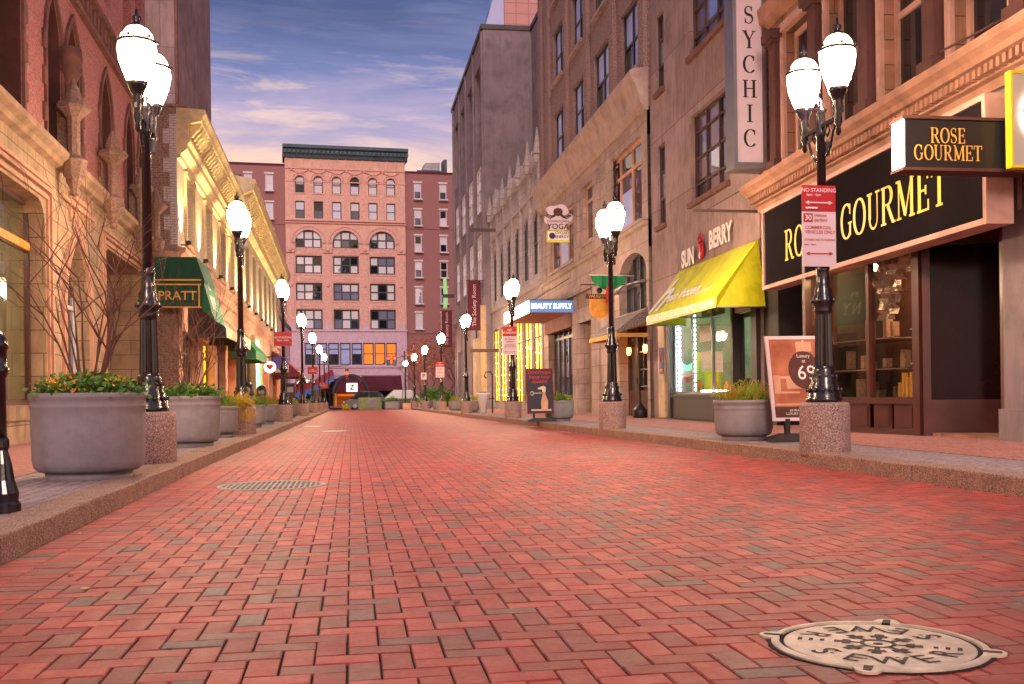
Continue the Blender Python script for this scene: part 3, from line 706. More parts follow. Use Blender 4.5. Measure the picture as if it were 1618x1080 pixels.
for i, (y, x, nm, k) in enumerate(RP):
    copy_tree(ps, (x, y, zs(y)), 0, 'grey round planter, ' + nm)
    mats, w = {'r': (['leafy', 'flowerr', 'leaf'], [3, 2.4, 1]), 'g': (['leafy', 'leaf'], [2, 3]), 'y': (['leafy', 'flower'], [4, 1])}[k]
    foliage('potted_plant', '%s plant in the planter %s' % ({'r': 'orange and green grassy', 'g': 'bright green leafy', 'y': 'yellow-green bushy'}[k], nm.split(',')[0] + ' along the kerb'), 'plant', x, y, zs(y) + .51, .38, .22 if k == 'r' else .34, 900 if y < 40 else 300, .07, mats, w, 'plants in the right planters', seed=60 + i, blade=(k == 'r'))

# ================================================================== LEFT BUILDING A (gothic brick over limestone shopfront)
F = FA; A = F.thing('gothic_brick_building', 'red brick building with pointed arches above a limestone shopfront, nearest on the left', 'building', 20)
low = [(11.6, 20.05, .72, 4.42), (21.45, 23.75, .62, 4.2), (25.5, 31.4, .1, 4.4)]
b = F.mb(); wall(b, 8, 32.2, .0, 5.3, low, depth=.45)
spandrel(b, 21.45, 23.75, 2.75, 4.2, True, depth=.45)
for a, c, z in ((19.55, 20.05, 4.42), (25.5, 26, 4.4), (11.6, 12.1, 4.42)):   # rounded upper corners
    s_ = 1 if a < 19 or a > 25 else -1
    pts = [(a if s_ > 0 else c, z)] + [((a + .5 * (1 - math.cos(t_))) if s_ > 0 else (c - .5 * (1 - math.cos(t_))), z - .5 * (1 - math.sin(t_))) for t_ in [0, .39, .78, 1.18, 1.57]]
    b.prism(pts, -.44, .002, 0)
o = b.build('lower_wall', 'stoneA', A)
b = F.mb()   # roll mouldings round the openings
for a, c, z0, z1 in (low[0], low[2]):
    for k, (w, e) in enumerate(((.06, .05), (.2, .08), (.34, .045))):
        b.box(0, e, a - w - .07, a - w, z0, z1 + w); b.box(0, e, c + w, c + w + .07, z0, z1 + w); b.box(0, e + .003, a - w - .07, c + w + .07, z1 + w, z1 + w + .07)
for w in (.03, .18): archring(b, 21.45 - w, 23.75 + w, 2.75, 1.45 + w, .07, 0, .07, True); b.box(0, .07, 21.38 - w, 21.45 - w, .6, 2.75); b.box(0, .07, 23.75 + w, 23.82 + w, .6, 2.75)
b.box(0, .08, 21.1, 24.1, 4.72, 4.8); b.box(0, .05, 21.9, 21.98, 4.38, 5.0); b.box(0, .05, 23.7, 23.78, 4.38, 5.0); b.box(0, .052, 21.98, 23.7, 4.9, 5.0)
for i in range(5): b.box(0, .03, 22.1 + i*.33, 22.16 + i*.33, 4.45, 4.88)
b.build('moulding', 'tanB', A)
b = F.mb(); b.prism([(0, 5.22), (.12, 5.26), (.16, 5.34), (.26, 5.4), (.27, 5.5), (0, 5.56)], 8, 32.2, 1)
T0 = b.v; b.build('ledge', 'plainA', A)
b = F.mb(); b.box(-.02, .06, 8, 32.2, .1, .5); b.box(-.4, .09, 11.6, 20.05, .5, .74); b.build('plinth', 'stoneA', A)
up = [(17.1, 18.7, 5.6, 8.6), (20.3, 21.5, 5.6, 8.6), (21.85, 23.2, 5.6, 8.6), (25.3, 26.7, 5.6, 8.6), (28.5, 29.8, 5.6, 8.6), (30.5, 31.6, 5.6, 8.6), (13.6, 15, 5.6, 8.6)]
b = F.mb(); wall(b, 8, 32.2, 5.5, 16.5, up + [(a, c, 10.3, 13.4) for a, c, _, _ in up], d=-.02, depth=.6)
for a, c, _, z in up: spandrel(b, a, c, 7.6, z, True, d=-.02, depth=.6); spandrel(b, a, c, 12.5, 13.4, False, d=-.02, depth=.6)
b.build('upper_wall', 'brickA', A)
b = F.mb()   # stone quoining of the niches
for a, c, _, z in up:
    archring(b, a, c, 7.6, 1.0, .14, -.02, .035, True)
    for i in range(6):
        w = .12 + .12 * (i % 2); z0 = 5.6 + i * .335
        b.box(-.02, .03, a - w, a, z0, z0 + .33); b.box(-.02, .03, c, c + w, z0, z0 + .33)
    archring(b, a, c, 12.5, .9, .14, -.02, .035)
for z0, e in ((8.95, .1), (9.6, .12), (14.3, .15)): b.box(-.02, e, 8, 32.2, z0, z0 + .13)
for i in range(60): b.box(-.02, .06, 8 + i*.4, 8.2 + i*.4, 9.2, 9.5)
b.build('stone_dressing', 'stoneAd', A)
b = F.mb()
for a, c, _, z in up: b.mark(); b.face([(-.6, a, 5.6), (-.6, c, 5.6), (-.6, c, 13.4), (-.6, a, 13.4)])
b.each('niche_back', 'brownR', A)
b = F.mb()
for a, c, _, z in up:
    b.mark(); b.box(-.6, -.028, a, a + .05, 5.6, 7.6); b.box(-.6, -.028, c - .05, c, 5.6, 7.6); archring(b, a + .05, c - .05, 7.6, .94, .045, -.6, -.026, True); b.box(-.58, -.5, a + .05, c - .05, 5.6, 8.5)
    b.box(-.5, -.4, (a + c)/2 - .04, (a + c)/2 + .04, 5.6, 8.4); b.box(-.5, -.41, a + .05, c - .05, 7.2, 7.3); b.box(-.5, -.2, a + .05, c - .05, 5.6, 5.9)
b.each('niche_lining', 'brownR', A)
b = F.mb()   # column with moulded capital between paired niches
for s_ in (21.68,):
    pass
for s_ in (20.95, 24.75, 28.9):
    b.lathe([(.11, 0), (.11, .01)], n=4) if 0 else None
def facade_lathe(b, F, d, s_, prof, n=10, smooth=True):
    x, y, _ = F.T(d, s_, 0); T = b.T; b.T = ident; b.lathe(prof, x, y, n, 0, smooth); b.T = T
facade_lathe(b, F, .1, 21.68, [(.14, 5.6), (.12, 6.9), (.14, 7.0), (.13, 7.08), (.24, 7.3), (.2, 7.34), (.26, 7.5), (.24, 7.75)], 12)
b.build('niche_column', 'stoneAd', A)
for s_ in (21.05, 25.0, 28.95, 31.6):   # bracketed turrets
    b = F.mb(); facade_lathe(b, F, .3, s_, [(.03, 4.72), (.09, 4.76), (.08, 4.86), (.15, 5.0), (.15, 5.06), (.2, 5.12), (.24, 5.36), (.25, 5.42), (.14, 5.5), (.12, 5.56), (.125, 6.16), (.15, 6.2), (.17, 6.24), (.3, 6.36), (.34, 6.38), (.345, 6.44), (.31, 6.46), (.3, 6.5), (.16, 6.52), (.17, 6.58), (.12, 6.76), (.06, 6.9), (.02, 6.98)], 8, False)
    b.box(-.02, .3, s_ + .1, s_ + .24, 5.5, 6.3); b.box(-.02, .34, s_ + .06, s_ + .3, 6.3, 6.44)
    b.build('turret', 'carve', A)
window(A, F, 11.6, 20.05, .74, 4.42, 4, 2, -.3, 'redwood', 'gstreet', .1, zfr=[.76])
b = F.mb(); b.box(-.28, -.24, 11.7, 19.95, 3.52, 3.66); b.build('transom_rail', 'orange', A)
window(A, F, 21.45, 23.75, .62, 4.2, 2, 2, -.3, 'whitetrim', 'gdim', .09, zfr=[.6])
b = F.mb(); b.box(-2.4, -2.3, 25, 31.9, 0, 4.5); b.box(-2.3, -.45, 31.4, 31.5, 0, 4.5); b.box(-2.3, -.45, 25.4, 25.5, 0, 4.5); b.box(-2.3, -.44, 25.5, 31.4, 4.4, 4.5); b.build('porch_recess', 'stoneA', A)
b = F.mb()
for s_ in (25.9, 27.7, 29.5): b.mark(); b.box(-2.3, -2.2, s_, s_ + 1.5, .1, 3.6)
b.each('door', 'redwood', A)
b = F.mb(); b.box(-4.0, -3.9, 11, 20.5, .4, 4.6); b.box(-4, -.46, 20.4, 20.5, .4, 4.6); b.box(-4, -.46, 11, 11.1, .4, 4.6); b.box(-4, -.46, 11, 20.5, 4.5, 4.6); b.box(-4, -.46, 11, 20.5, .3, .55); b.build('interior', M('grey_olive_interior', '9a9684', .8), A)
b = F.mb(); b.box(-3.9, -3.8, 18.3, 19.3, .8, 3.0); b.build('lit_curtain', 'warmY', A)
b = F.mb(); b.box(-2.1, -1.9, 12.5, 19.5, 4.35, 4.42); b.build('ceiling_lamp', EM('soft_ceiling_lamp', 'ffe8b8', 30), A)
b = F.mb(); b.box(-9, -.7, 8, 32.2, 5.4, 16.4); b.box(-9, -4.1, 8, 32.2, -.2, 5.4); b.box(-4.1, -.02, 7.9, 8, -.2, 16.4); b.box(-.7, -.03, 32.1, 32.18, 0, 16.4); b.box(-9, .2, 7.8, 32.2, 16.4, 16.8); b.build('side_wall', 'brickA', A)

# ================================================================== LEFT BUILDING B1 (cream, lit cornice)
def uplight(par, F, s_, z, power=28, col=(1, .8, .34)):
    b = F.mb(); x, y, _ = F.T(.22, s_, 0); b.T = ident; b.lathe([(.07, z - .12), (.09, z - .1), (.085, z), (.07, z)], x, y, 10); b.T = F.T; b.box(0, .2, s_ - .03, s_ + .03, z - .14, z - .11); o = b.build('uplight', 'black', par)
    ld = bpy.data.lights.new('uplight', 'SPOT'); ld.energy = power; ld.color = col; ld.spot_size = rad(75); ld.spot_blend = .6; ld.shadow_soft_size = .05
    lo = bpy.data.objects.new('uplight_lamp', ld); COL.objects.link(lo); lo.parent = o
    loc, rz = BASE[o.name]; w = Vector(F.T(.24, s_, z + .03)); t_ = Vector(F.T(-.1, s_, z + 2.5))
    M_ = Matrix.Translation(w) @ (t_ - w).to_track_quat('-Z', 'Y').to_matrix().to_4x4(); P_ = Matrix.Translation(loc) @ Matrix.Rotation(rz, 4, 'Z')
    lo.matrix_local = P_.inverted() @ M_
F = FB; B1 = F.thing('cream_cornice_building', 'cream brick building with a lit bracketed cornice, behind the green awnings on the left', 'building', 40)
ops = [(33.9, 35.6, 5.7, 7.75), (38.7, 40.5, 5.7, 7.75), (43.5, 45.4, 5.7, 7.75), (47.6, 49.2, 5.7, 7.75)]
b = F.mb(); wall(b, 32.2, 50.4, 5.2, 8.2, ops, depth=.35); b.build('upper_wall', 'brickY', B1)
for a, c, z0, z1 in ops:
    window(B1, F, a, c, z0, z1, 2, 2, -.25, 'creamB', 'gdark', .07, sill='tanB')
b = F.mb()
for a, c, z0, z1 in ops: b.mark(); b.box(0, .08, a - .2, a, z0, z1); b.box(0, .08, c, c + .2, z0, z1); b.box(0, .12, a - .25, c + .25, z1, z1 + .14)
b.each('window_surround', 'creamB', B1)
b = F.mb(); b.prism([(0, 7.98), (.1, 8.0), (.12, 8.12), (.3, 8.26), (.32, 8.42), (.4, 8.5), (.4, 8.62), (.34, 8.64), (.34, 9.02), (.72, 9.1), (.76, 9.22), (.84, 9.34), (.84, 9.44), (0, 9.5)], 32.2, 50.4, 1)
b.build('cornice', 'creamB', B1)
b = F.mb()
for i in range(38): b.mark(); s_ = 32.45 + i * .48; b.prism([(.34, 8.68), (.45, 8.7), (.5, 8.8), (.62, 8.9), (.7, 9.06), (.34, 9.06)], s_, s_ + .2, 1)
b.each('cornice_bracket', 'creamB', B1)
b = F.mb(); b.prism([(0, 4.7), (.1, 4.74), (.14, 4.9), (.08, 5.0), (.08, 5.1), (.22, 5.2), (.24, 5.32), (0, 5.36)], 32.2, 50.4, 1); b.build('belt_course', 'tanB', B1)
g_ops = [(33.0, 36.6, .1, 2.9), (38, 41.4, .1, 2.9), (42.5, 45.5, .1, 3.1), (46.6, 49.6, .1, 3.1)]
b = F.mb(); wall(b, 32.2, 50.4, -.1, 4.75, g_ops, depth=.4); b.build('ground_floor_wall', 'tanB', B1)
for i, (a, c, z0, z1) in enumerate(g_ops):
    window(B1, F, a, c, z0, z1, 3, 2, -.3, 'redwood', ['gdark', 'warmY', 'gdark', 'warm'][i], .09, zfr=[.78])
b = F.mb(); b.box(-6, -.35, 32.21, 50.4, 5.2, 9.2); b.box(-6, -.45, 32.21, 50.4, -.2, 5.2); b.box(-.45, -.01, 32.19, 32.4, -.1, 9.3); b.box(-.5, -.01, 50.2, 50.38, -.1, 9.3); b.box(-6, .3, 32.15, 50.45, 9.5, 9.58); b.box(-6, -.02, 32.205, 50.4, 9.2, 9.5); b.build('side_wall', 'brickB', B1)
b = F.mb()
for i in range(9):
    w = .2 + .18 * (i % 2); z0 = 5.4 + i * .43
    b.box(-w, .006, 32.16, 32.4, z0, z0 + .425)
b.build('quoin', 'quoin', B1)
b = F.mb(); b.box(-.8, .02, 32.12, 32.6, 3.9, 5.2); b.build('corner_pier', 'tanB', B1)
for s_ in (32.9, 37.2, 42.0, 46.5): uplight(B1, F, s_, 5.62, 800)
B2 = F.thing('cream_corner_building', 'taller cream building with a deep lit cornice, beyond the first lit cornice on the left', 'building', 70)
ops = [(51.6 + i * 4.8, 54 + i * 4.8, 5.9, 9.0) for i in range(8)]
b = F.mb(); wall(b, 50.4, 90, 5.2, 9.8, ops, depth=.35); b.build('upper_wall', 'brickY', B2)
for a, c, z0, z1 in ops: window(B2, F, a, c, z0, z1, 2, 2, -.2, 'creamB', 'gdark', .08, sill='tanB')
b = F.mb(); b.prism([(0, 9.5), (.3, 9.6), (.35, 10.0), (.4, 10.4), (.9, 10.6), (1.0, 11.1), (0, 11.3)], 50.4, 90, 1); b.build('cornice', 'creamB', B2)
b = F.mb()
for i in range(60): b.mark(); s_ = 50.8 + i * .65; b.prism([(.36, 9.95), (.5, 10.0), (.85, 10.5), (.36, 10.55)], s_, s_ + .26, 1)
b.each('cornice_bracket', 'creamB', B2)
b = F.mb(); b.prism([(0, 4.7), (.14, 4.9), (.08, 5.1), (.24, 5.32), (0, 5.36)], 50.4, 90, 1); b.build('belt_course', 'tanB', B2)
g_ops = [(51.5 + i * 4.7, 54.9 + i * 4.7, -.1, 3.2) for i in range(8)]
b = F.mb(); wall(b, 50.4, 90, -.4, 4.75, g_ops, depth=.4); b.build('ground_floor_wall', 'tanB', B2)
for i, (a, c, z0, z1) in enumerate(g_ops): window(B2, F, a, c, z0, z1, 3, 2, -.3, 'redwood', ['warmY', 'gdark', 'teallit', 'gdark', 'warm', 'gdark', 'gdark', 'warm'][i], .09, zfr=[.78])
b = F.mb(); b.box(-7, -.45, 50.42, 90, -.5, 11); b.box(-.45, -.01, 50.42, 50.6, -.5, 11.0); b.box(-7, .3, 50.41, 90, 11.3, 11.4); b.build('side_wall', 'brickB', B2)
for i in range(8): uplight(B2, F, 50.9 + i * 4.8, 5.62, 950)
F3 = Frame(-5.95, 0, 0, 1, 1, 0); C3 = F3.thing('low_pink_building', 'low pale pink building past the cream ones, at the far end on the left', 'building', 96)
ops = [(91 + i * 3, 93 + i * 3, .3, 3) for i in range(5)]
b = F3.mb(); wall(b, 90, 106, -.6, 7.4, ops); b.box(-5, -.32, 90, 106, -.6, 7.3); b.box(-.32, -.01, 90, 90.1, -.6, 7.3); b.build('wall', 'lilacE', C3)
b = F3.mb(); b.box(-5, .15, 89.9, 106.1, 7.4, 7.7); b.build('coping', 'tealE', C3)
for a, c, z0, z1 in ops: window(C3, F3, a, c, z0, z1, 2, 2, -.2, 'darkframe', 'gdark')
T1 = thing('tall_plain_building', 'tall plain pinkish building rising behind the left rooftops', 'building', (-9.5, 54, 0))
b = MB(off(-9.5, 54, 0)); b.box(-5, 2.0, -6, 6, -.5, 26, .05); b.build('tower_wall', 'stucco', T1)
b = MB(off(-9.5, 54, 0)); b.box(-5.1, 2.12, -6.12, 6.1, 26.002, 26.4); b.box(2.0, 2.1, -6.1, -5.9, 9, 26); b.build('coping', 'stoneAd', T1)

# ================================================================== RIGHT: ROSE GOURMET BUILDING
F = FR; RG = F.thing('sandstone_shop_building', 'brown sandstone building with tall sash windows above the black gourmet shop sign, nearest right', 'building', 16)
wn = [(18.45, 19.85), (16.3, 17.7), (14.15, 15.55), (12.0, 13.4), (9.8, 11.2)]
ops = [(a, c, 5.45, 8.0) for a, c in wn] + [(a, c, 9.6, 12.2) for a, c in wn]
b = F.mb(); wall(b, 8, 21.38, 4.3, 14, ops, depth=.35); b.build('upper_wall', 'stoneR', RG)
for a, c, z0, z1 in ops: window(RG, F, a, c, z0, z1, 1, 2, -.2, 'trimR', 'gdark', .11, sill='trimR')
b = F.mb()
for a, c, z0, z1 in ops:
    b.mark()
    for s_ in (a - .13, c): b.box(0, .07, s_, s_ + .13, z0 - .02, z1); b.box(.07, .1, s_ + .03, s_ + .1, z0, z1)
    b.box(0, .12, a - .18, c + .18, z1, z1 + .18)
b.each('window_surround', 'trimR', RG)
b = F.mb()
for s_ in (20.15, 18.08, 15.93, 13.78, 11.6):
    for z0 in (5.5, 9.6):
        b.mark(); b.box(0, .2, s_ - .17, s_ + .17, z0, z0 + 2.35); b.box(0, .26, s_ - .23, s_ + .23, z0 - .16, z0); b.box(0, .27, s_ - .22, s_ + .22, z0 + 2.35, z0 + 2.42); b.box(0, .32, s_ - .27, s_ + .27, z0 + 2.42, z0 + 2.6)
b.each('pilaster', 'brownR', RG)
b = F.mb(); b.prism([(0, 4.62), (.1, 4.64), (.12, 4.76), (.2, 4.78), (.2, 4.93), (.36, 4.95), (.4, 5.02), (.5, 5.08), (.52, 5.18), (0, 5.3)], 8, 21.38, 1)
for i in range(96): s_ = 8.05 + i * .139; b.box(.2, .31, s_, s_ + .075, 4.81, 4.93)
b.prism([(0, 8.4), (.2, 8.5), (.25, 8.8), (0, 8.9)], 8, 21.38, 1); b.prism([(0, 12.8), (.4, 13), (.6, 13.6), (0, 13.8)], 8, 21.38, 1)
b.build('cornice', 'plainR', RG)
b = F.mb(); b.box(-.5, .02, 11.5, 12.3, -.1, 4.3, .03); b.box(-.5, .1, 11.55, 12.32, 4.3, 4.6); b.box(-.4, .06, 11.4, 12.34, .02, .55); b.build('corner_pier', 'conc', RG)
b = F.mb(); b.box(-.3, .004, 20.55, 21.36, 0, 4.3); b.box(-.3, .06, 20.5, 21.37, .05, .35); b.build('grey_pilaster', 'char', RG)
b = F.mb(); b.box(-1.9, -1.8, 17.6, 20.6, 0, 4.3); b.box(-1.9, 0, 20.5, 20.56, 0, 4.3); b.box(-1.9, 0, 17.5, 17.62, 0, 4.3); b.build('doorway_recess', 'char', RG)
# display window front, slightly splayed
Fd = Frame(8.25, 14.15, -.3/3.3, 1, -1, -.09)
L_ = 3.3
def dthing(): return Fd.mb()
b = dthing(); b.box(-.06, .06, 0, .16, .1, 3.3); b.box(-.06, .05, 1.28, 1.36, .66, 3.2); b.box(-.06, .055, L_ - .1, L_, .1, 3.3); b.box(-.055, .052, .16, L_ - .1, .6, .7); b.box(-.05, .04, .16, L_ - .1, 3.1, 3.3); b.box(-.3, .03, 0.01, L_ - .01, .1, .22); b.build('window_frame', 'redwood', RG)
b = dthing()
for a, c in ((.2, .72), (.78, 1.25), (1.36, 2.25), (2.32, 3.2)): b.box(-.02, 0, a, c, .2, .6); b.box(0, .014, a + .05, c - .05, .25, .55)
b.build('stall_riser', 'redwood', RG)
b = dthing(); b.face([(-.01, .16, .7), (-.01, L_ - .1, .7), (-.01, L_ - .1, 3.1), (-.01, .16, 3.1)]); b.build('window_pane', 'gstreet', RG)
b = dthing(); b.box(-1.6, -1.5, 0, L_, .1, 3.3); b.box(-1.6, -.07, L_, L_ + .05, .1, 3.3); b.box(-1.6, -.07, 0, L_, .58, .66); b.box(-1.6, -.07, -.02, L_, 3.3, 3.35); b.build('interior', 'brownR', RG)
b = dthing(); q = random.Random(2)
for i in range(14):
    b.mark(); s_ = .25 + (i % 5) * .22; z = .72 + (i // 5) * .55; b.box(-.9 - q.random()*.4, -.75, s_, s_ + .16, z, z + q.uniform(.18, .45))
b.mark()
for z in (1.22, 1.77): b.box(-1.3, -.7, .2, 1.3, z, z + .02)
b.each('display_item', 'white', RG)
b = dthing(); q = random.Random(9)
for i in range(16):
    b.mark(); s_ = 1.5 + (i % 6) * .27 + q.uniform(-.05, .05); z = .68 + (i // 6) * .5; d_ = -.5 - q.random() * .7; b.box(d_ - .12, d_, s_, s_ + q.uniform(.06, .14), z, z + q.uniform(.1, .34))
for z in (1.14, 1.64): b.mark(); b.box(-1.3, -.45, 1.4, 3.15, z, z + .02)
b.each('display_item', 'carve', RG)
b = dthing()
for i in range(9): b.mark(); z = .72 + q.random() * .5; b.lathe([(.05, z), (.055, z + .15), (.02, z + .22), (.02, z + .3)], 0, 0, 8) if 0 else b.box(-.45, -.37, .3 + i*.1, .35 + i*.1, .7, .7 + q.uniform(.2, .5))
b.each('display_bottle', 'gold', RG)
b = dthing(); b.box(-1.2, -1.1, .3, 1.2, 2.9, 2.95); b.ball((-.7, .75, 2.75), .08, 8); b.ball((-.8, 2.4, 2.9), .06, 8); b.build('display_fill_lamp', EM('warm_fill_bulb', 'ffc890', 160), RG)  # bulbs added inside to brighten the window display
b = dthing(); s0 = .3   # crumpled cellophane drape in the near window
for i in range(18):
    for j in range(14):
        x0, x1 = .18 + i * .0605, .18 + (i + 1) * .0605; z0, z1 = 1.9 + j * .085, 1.9 + (j + 1) * .085
        if z1 < 3.0 - abs(i - 11) * .0 - (.0 if i > 4 else 0) and z0 > 2.1 + .5 * math.sin(i * .35): 
            h_ = lambda a, c: -.1 + .05 * math.sin(a * 23 + c * 9) + .03 * math.sin(c * 31 + a * 5)
            b.face([(h_(x0, z0), x0, z0), (h_(x1, z0), x1, z0), (h_(x1, z1), x1, z1), (h_(x0, z1), x0, z1)], True)
m['cello'] = M('crumpled_foil', 'c0b8a8', .15, .8, var=.3, vs=8, bump=.8, bs=20); b.build('foil_drape', 'cello', RG)
# recessed entrance wall to the right
Fe = Frame(8.25, 14.15, .95, -.52, -.48, -.88)
b = Fe.mb(); b.box(-.05, .05, 0, .1, .1, 3.3); b.box(-.05, .05, 1.0, 1.1, .1, 3.3); b.box(-.045, .04, .1, 1.0, .58, .66); b.box(-.04, .03, .1, 1.0, .1, .58); b.box(-.04, .035, .1, 1, 2.9, 3.3); b.build('entrance_frame', 'redwood', RG)
m['gred'] = M('dark_red_glass', '1c0a0c', .12, var=.2, bump=0, spec=.25)
b = Fe.mb(); b.face([(-.01, .1, .66), (-.01, 1, .66), (-.01, 1, 2.9), (-.01, .1, 2.9)]); b.build('entrance_pane', 'gred', RG)
b = F.mb(); b.box(-1.0, -.9, 12.3, 14.0, 0, 3.4); b.box(-1, .0, 12.3, 12.38, 0, 3.4); b.build('entrance_side', 'redwood', RG)
b = F.mb(); b.box(-1.9, .3, 12.32, 20.5, 3.32, 3.4); b.box(0, .32, 12.32, 20.5, 3.4, 4.4); b.build('soffit', 'redwood', RG)
b = F.mb(); b.box(-1.2, .05, 12.3, 14.2, .0, .152 + .03); b.build('door_step', 'stoneR', RG)
b = F.mb(); b.box(-9, -.4, 8, 21.38, 4.3, 13.9); b.box(-9, -2.0, 8, 21.38, -.1, 4.3); b.box(-.5, .01, 8, 11.5, -.1, 4.3); b.box(-.4, -.01, 8, 8.2, 4.3, 13.9); b.build('rear_wall', 'brownR', RG)
b = F.mb(); b.mark(); b.tube([(.3, 11.42, 4.5), (.3, 11.42, 2.95)], .03, 8); b.mark(); b.tube([(.05, 12.0, 5.5), (.3, 12.3, 5.38), (.5, 12.9, 5.32)], .016, 6); b.each('conduit_pipe', 'brownR', RG)
# fascia sign
SG = F.thing('shop_fascia_sign', 'long charcoal shop sign reading Rose Gourmet in yellow serif capitals', 'sign', 15.5, 2.85, .65)
b = F.mb(); b.box(.35, .645, 11.6, 19.4, 2.86, 4.3); b.build('sign_panel', M('gloss_charcoal_panel', '221e20', .6, var=.1, bump=0, spec=0), SG)
b = F.mb(); w = .075
b.box(.33, .68, 11.5, 19.5, 2.8, 2.8 + w); b.box(.33, .68, 11.5, 19.5, 4.3, 4.3 + w); b.box(.33, .678, 11.5, 11.5 + w, 2.8 + w, 4.3); b.box(.33, .678, 19.5 - w, 19.5, 2.8 + w, 4.3); b.build('sign_frame', 'trimR', SG)
b = F.mb(); serif(b, 'GOURMET', lambda x, y, l: (.652 + l, 14.12 - x * 1.0, 3.5 + y), .56); serif(b, 'ROSE', lambda x, y, l: (.652 + l, 17.45 - x, 3.5 + y), .56); b.build('lettering', 'yellow', SG, fix=False)
b = F.mb(); b.box(.646, .66, 18.2, 19.2, 3.45, 4.0)
# blade sign
BS = thing('hanging_shop_sign', 'black box sign reading Rose Gourmet in gold, sticking out over the sidewalk', 'sign', (6.4, 11.2, 3.38))
b = MB(); b.box(6.34, 8.1, 11.2, 11.46, 3.38, 3.94, .01); b.build('sign_box', 'black', BS)
b = MB(); b.box(6.31, 8.12, 11.18, 11.48, 3.94, 3.975); b.box(6.31, 8.12, 11.18, 11.48, 3.345, 3.38); b.build('sign_trim', 'brownR', BS)
b = MB(); b.box(6.325, 6.338, 11.2, 11.46, 3.385, 3.935); b.build('lit_end_panel', 'litwhite', BS)
b = MB(); serif(b, 'ROSE', lambda x, y, l: (6.88 + x * .8, 11.196 - l, 3.755 + y), .178); serif(b, 'GOURMET', lambda x, y, l: (6.88 + x * .8, 11.196 - l, 3.555 + y), .178); b.build('lettering', 'gold', BS, fix=False)
LB = thing('lit_box_sign', 'glowing white box sign with a yellow frame, cut by the right edge', 'sign', (7.6, 11.0, 3.35))
b = MB(); b.box(7.555, 8.2, 11.0, 11.07, 3.38, 4.44); b.build('sign_box', EM('soft_backlit_panel', 'ffe6c8', .25, '8a7a6c'), LB)
b = MB()
for bx in ((7.53, 7.555, 10.97, 11.08, 3.35, 4.47), (7.555, 8.23, 10.97, 11.08, 4.44, 4.47), (7.555, 8.23, 10.97, 11.08, 3.35, 3.38), (8.2, 8.23, 10.972, 11.078, 3.38, 4.44)): b.box(*bx)
b.build('frame', 'yellow', LB)
b = MB(); b.tube([(7.85 + .19*math.cos(rad(a)), 10.975, 3.98 + .27*math.sin(rad(a))) for a in range(60, 310, 15)], .02, 6); b.build('neon_letter', 'neon', LB)

# ================================================================== RIGHT: STUCCO BUILDING
F = FP; PB = F.thing('stucco_building', 'pink-beige stucco building with rusty steel windows, above the yellow shop awning', 'building', 26)
sm, bg = (28.7, 29.5), (23.3, 26.25)
ops = [(*sm, 5.65, 7.98), (*bg, 5.75, 8.0), (*sm, 9.53, 11.75), (*bg, 9.55, 11.9), (*sm, 13.3, 15.4), (*bg, 13.3, 15.6), (21.6, 28.05, .1, 3.25), (28.35, 28.75, .1, 3.2)]
b = F.mb(); wall(b, 21.4, 30.28, -.1, 17, ops, depth=.3); b.build('wall', 'stucco', PB)
for o_ in ops[:6]:
    if o_[0] == sm[0]: window(PB, F, *o_, 1, 3, -.1, 'brownframe', None, .06, sill='stoneAd', panes=['gdim', 'gsky', 'gdim'])
    else: window(PB, F, *o_, 3, 4, -.14, 'brownframe', None, .06, sill='stoneAd', panes=['gpurple', 'gdim', 'gpurple', 'gdark', 'gpurple', 'gsky', 'gpurple', 'gpurple', 'gdark', 'gpurple', 'gdim', 'gpurple'], zfr=[.2, .5, .8])
b = F.mb(); b.face([(-.3, 28.35, .1), (-.3, 28.75, .1), (-.3, 28.75, 3.2), (-.3, 28.35, 3.2)]); b.box(0, .05, 28.9, 29.55, .1, 3.15); b.build('side_door', 'creamB', PB)
b = F.mb(); b.box(.05, .07, 28.95, 29.35, 1.35, 2.1); b.build('poster', 'purple', PB)
b = F.mb(); b.box(.07, .075, 29.02, 29.28, 1.42, 1.5); b.tube([(.078, 29.0, 1.7), (.078, 29.15, 2.0), (.078, 29.3, 1.7)], .012, 5); b.build('poster_print', 'orange', PB)
b = F.mb(); b.box(-.1, .12, 28.1, 28.32, .1, 3.3); b.box(-.1, .1, 21.42, 21.75, .1, 3.4); b.box(-.1, .06, 23.1, 28.1, .1, .68); b.box(-.12, .1, 23.05, 28.1, .68, .76); b.box(-.1, .08, 23.0, 23.12, .1, 3.25); b.build('shopfront_frame', 'char', PB)
window(PB, F, 23.15, 28.05, .76, 3.2, 3, 1, -.05, 'steel', 'gclear', .06)
window(PB, F, 21.8, 22.98, .15, 2.6, 1, 1, -.12, 'blackframe', 'gclear', .1)
b = F.mb(); b.box(-.1, .02, 21.76, 23.0, 2.62, 3.22); b.build('transom_box', 'pinkwhite', PB)
b = F.mb(); b.box(-4, -3.9, 21.5, 28.2, .1, 3.3); b.box(-4, -.31, 28.06, 28.15, .1, 3.3); b.box(-4, -.31, 21.45, 21.55, .1, 3.3); b.box(-4, -.31, 21.5, 28.2, 3.26, 3.34); b.box(-4, -.12, 21.5, 28.2, .1, .16); b.build('interior', M('cream_interior_paint', '8e9478', .7), PB)
b = F.mb(); b.box(-3, -2.6, 22.5, 27.5, 3.2, 3.25); b.box(-1.4, -1.2, 22.5, 27.5, 3.2, 3.25); b.build('ceiling_light', EM('cool_ceiling_panel', 'f0ffe8', 11), PB)
b = F.mb()
for i in range(19): z = .85 + i * .12; b.box(-.1, -.07, 27.72, 27.9, z, z + .07); b.box(-.1, -.07, 26.35, 26.43, z, z + .07)
for i in range(16): s_ = 23.4 + i * .16; b.box(-.1, -.07, s_, s_ + .1, .8, .86)
b.build('led_strip', 'led', PB)
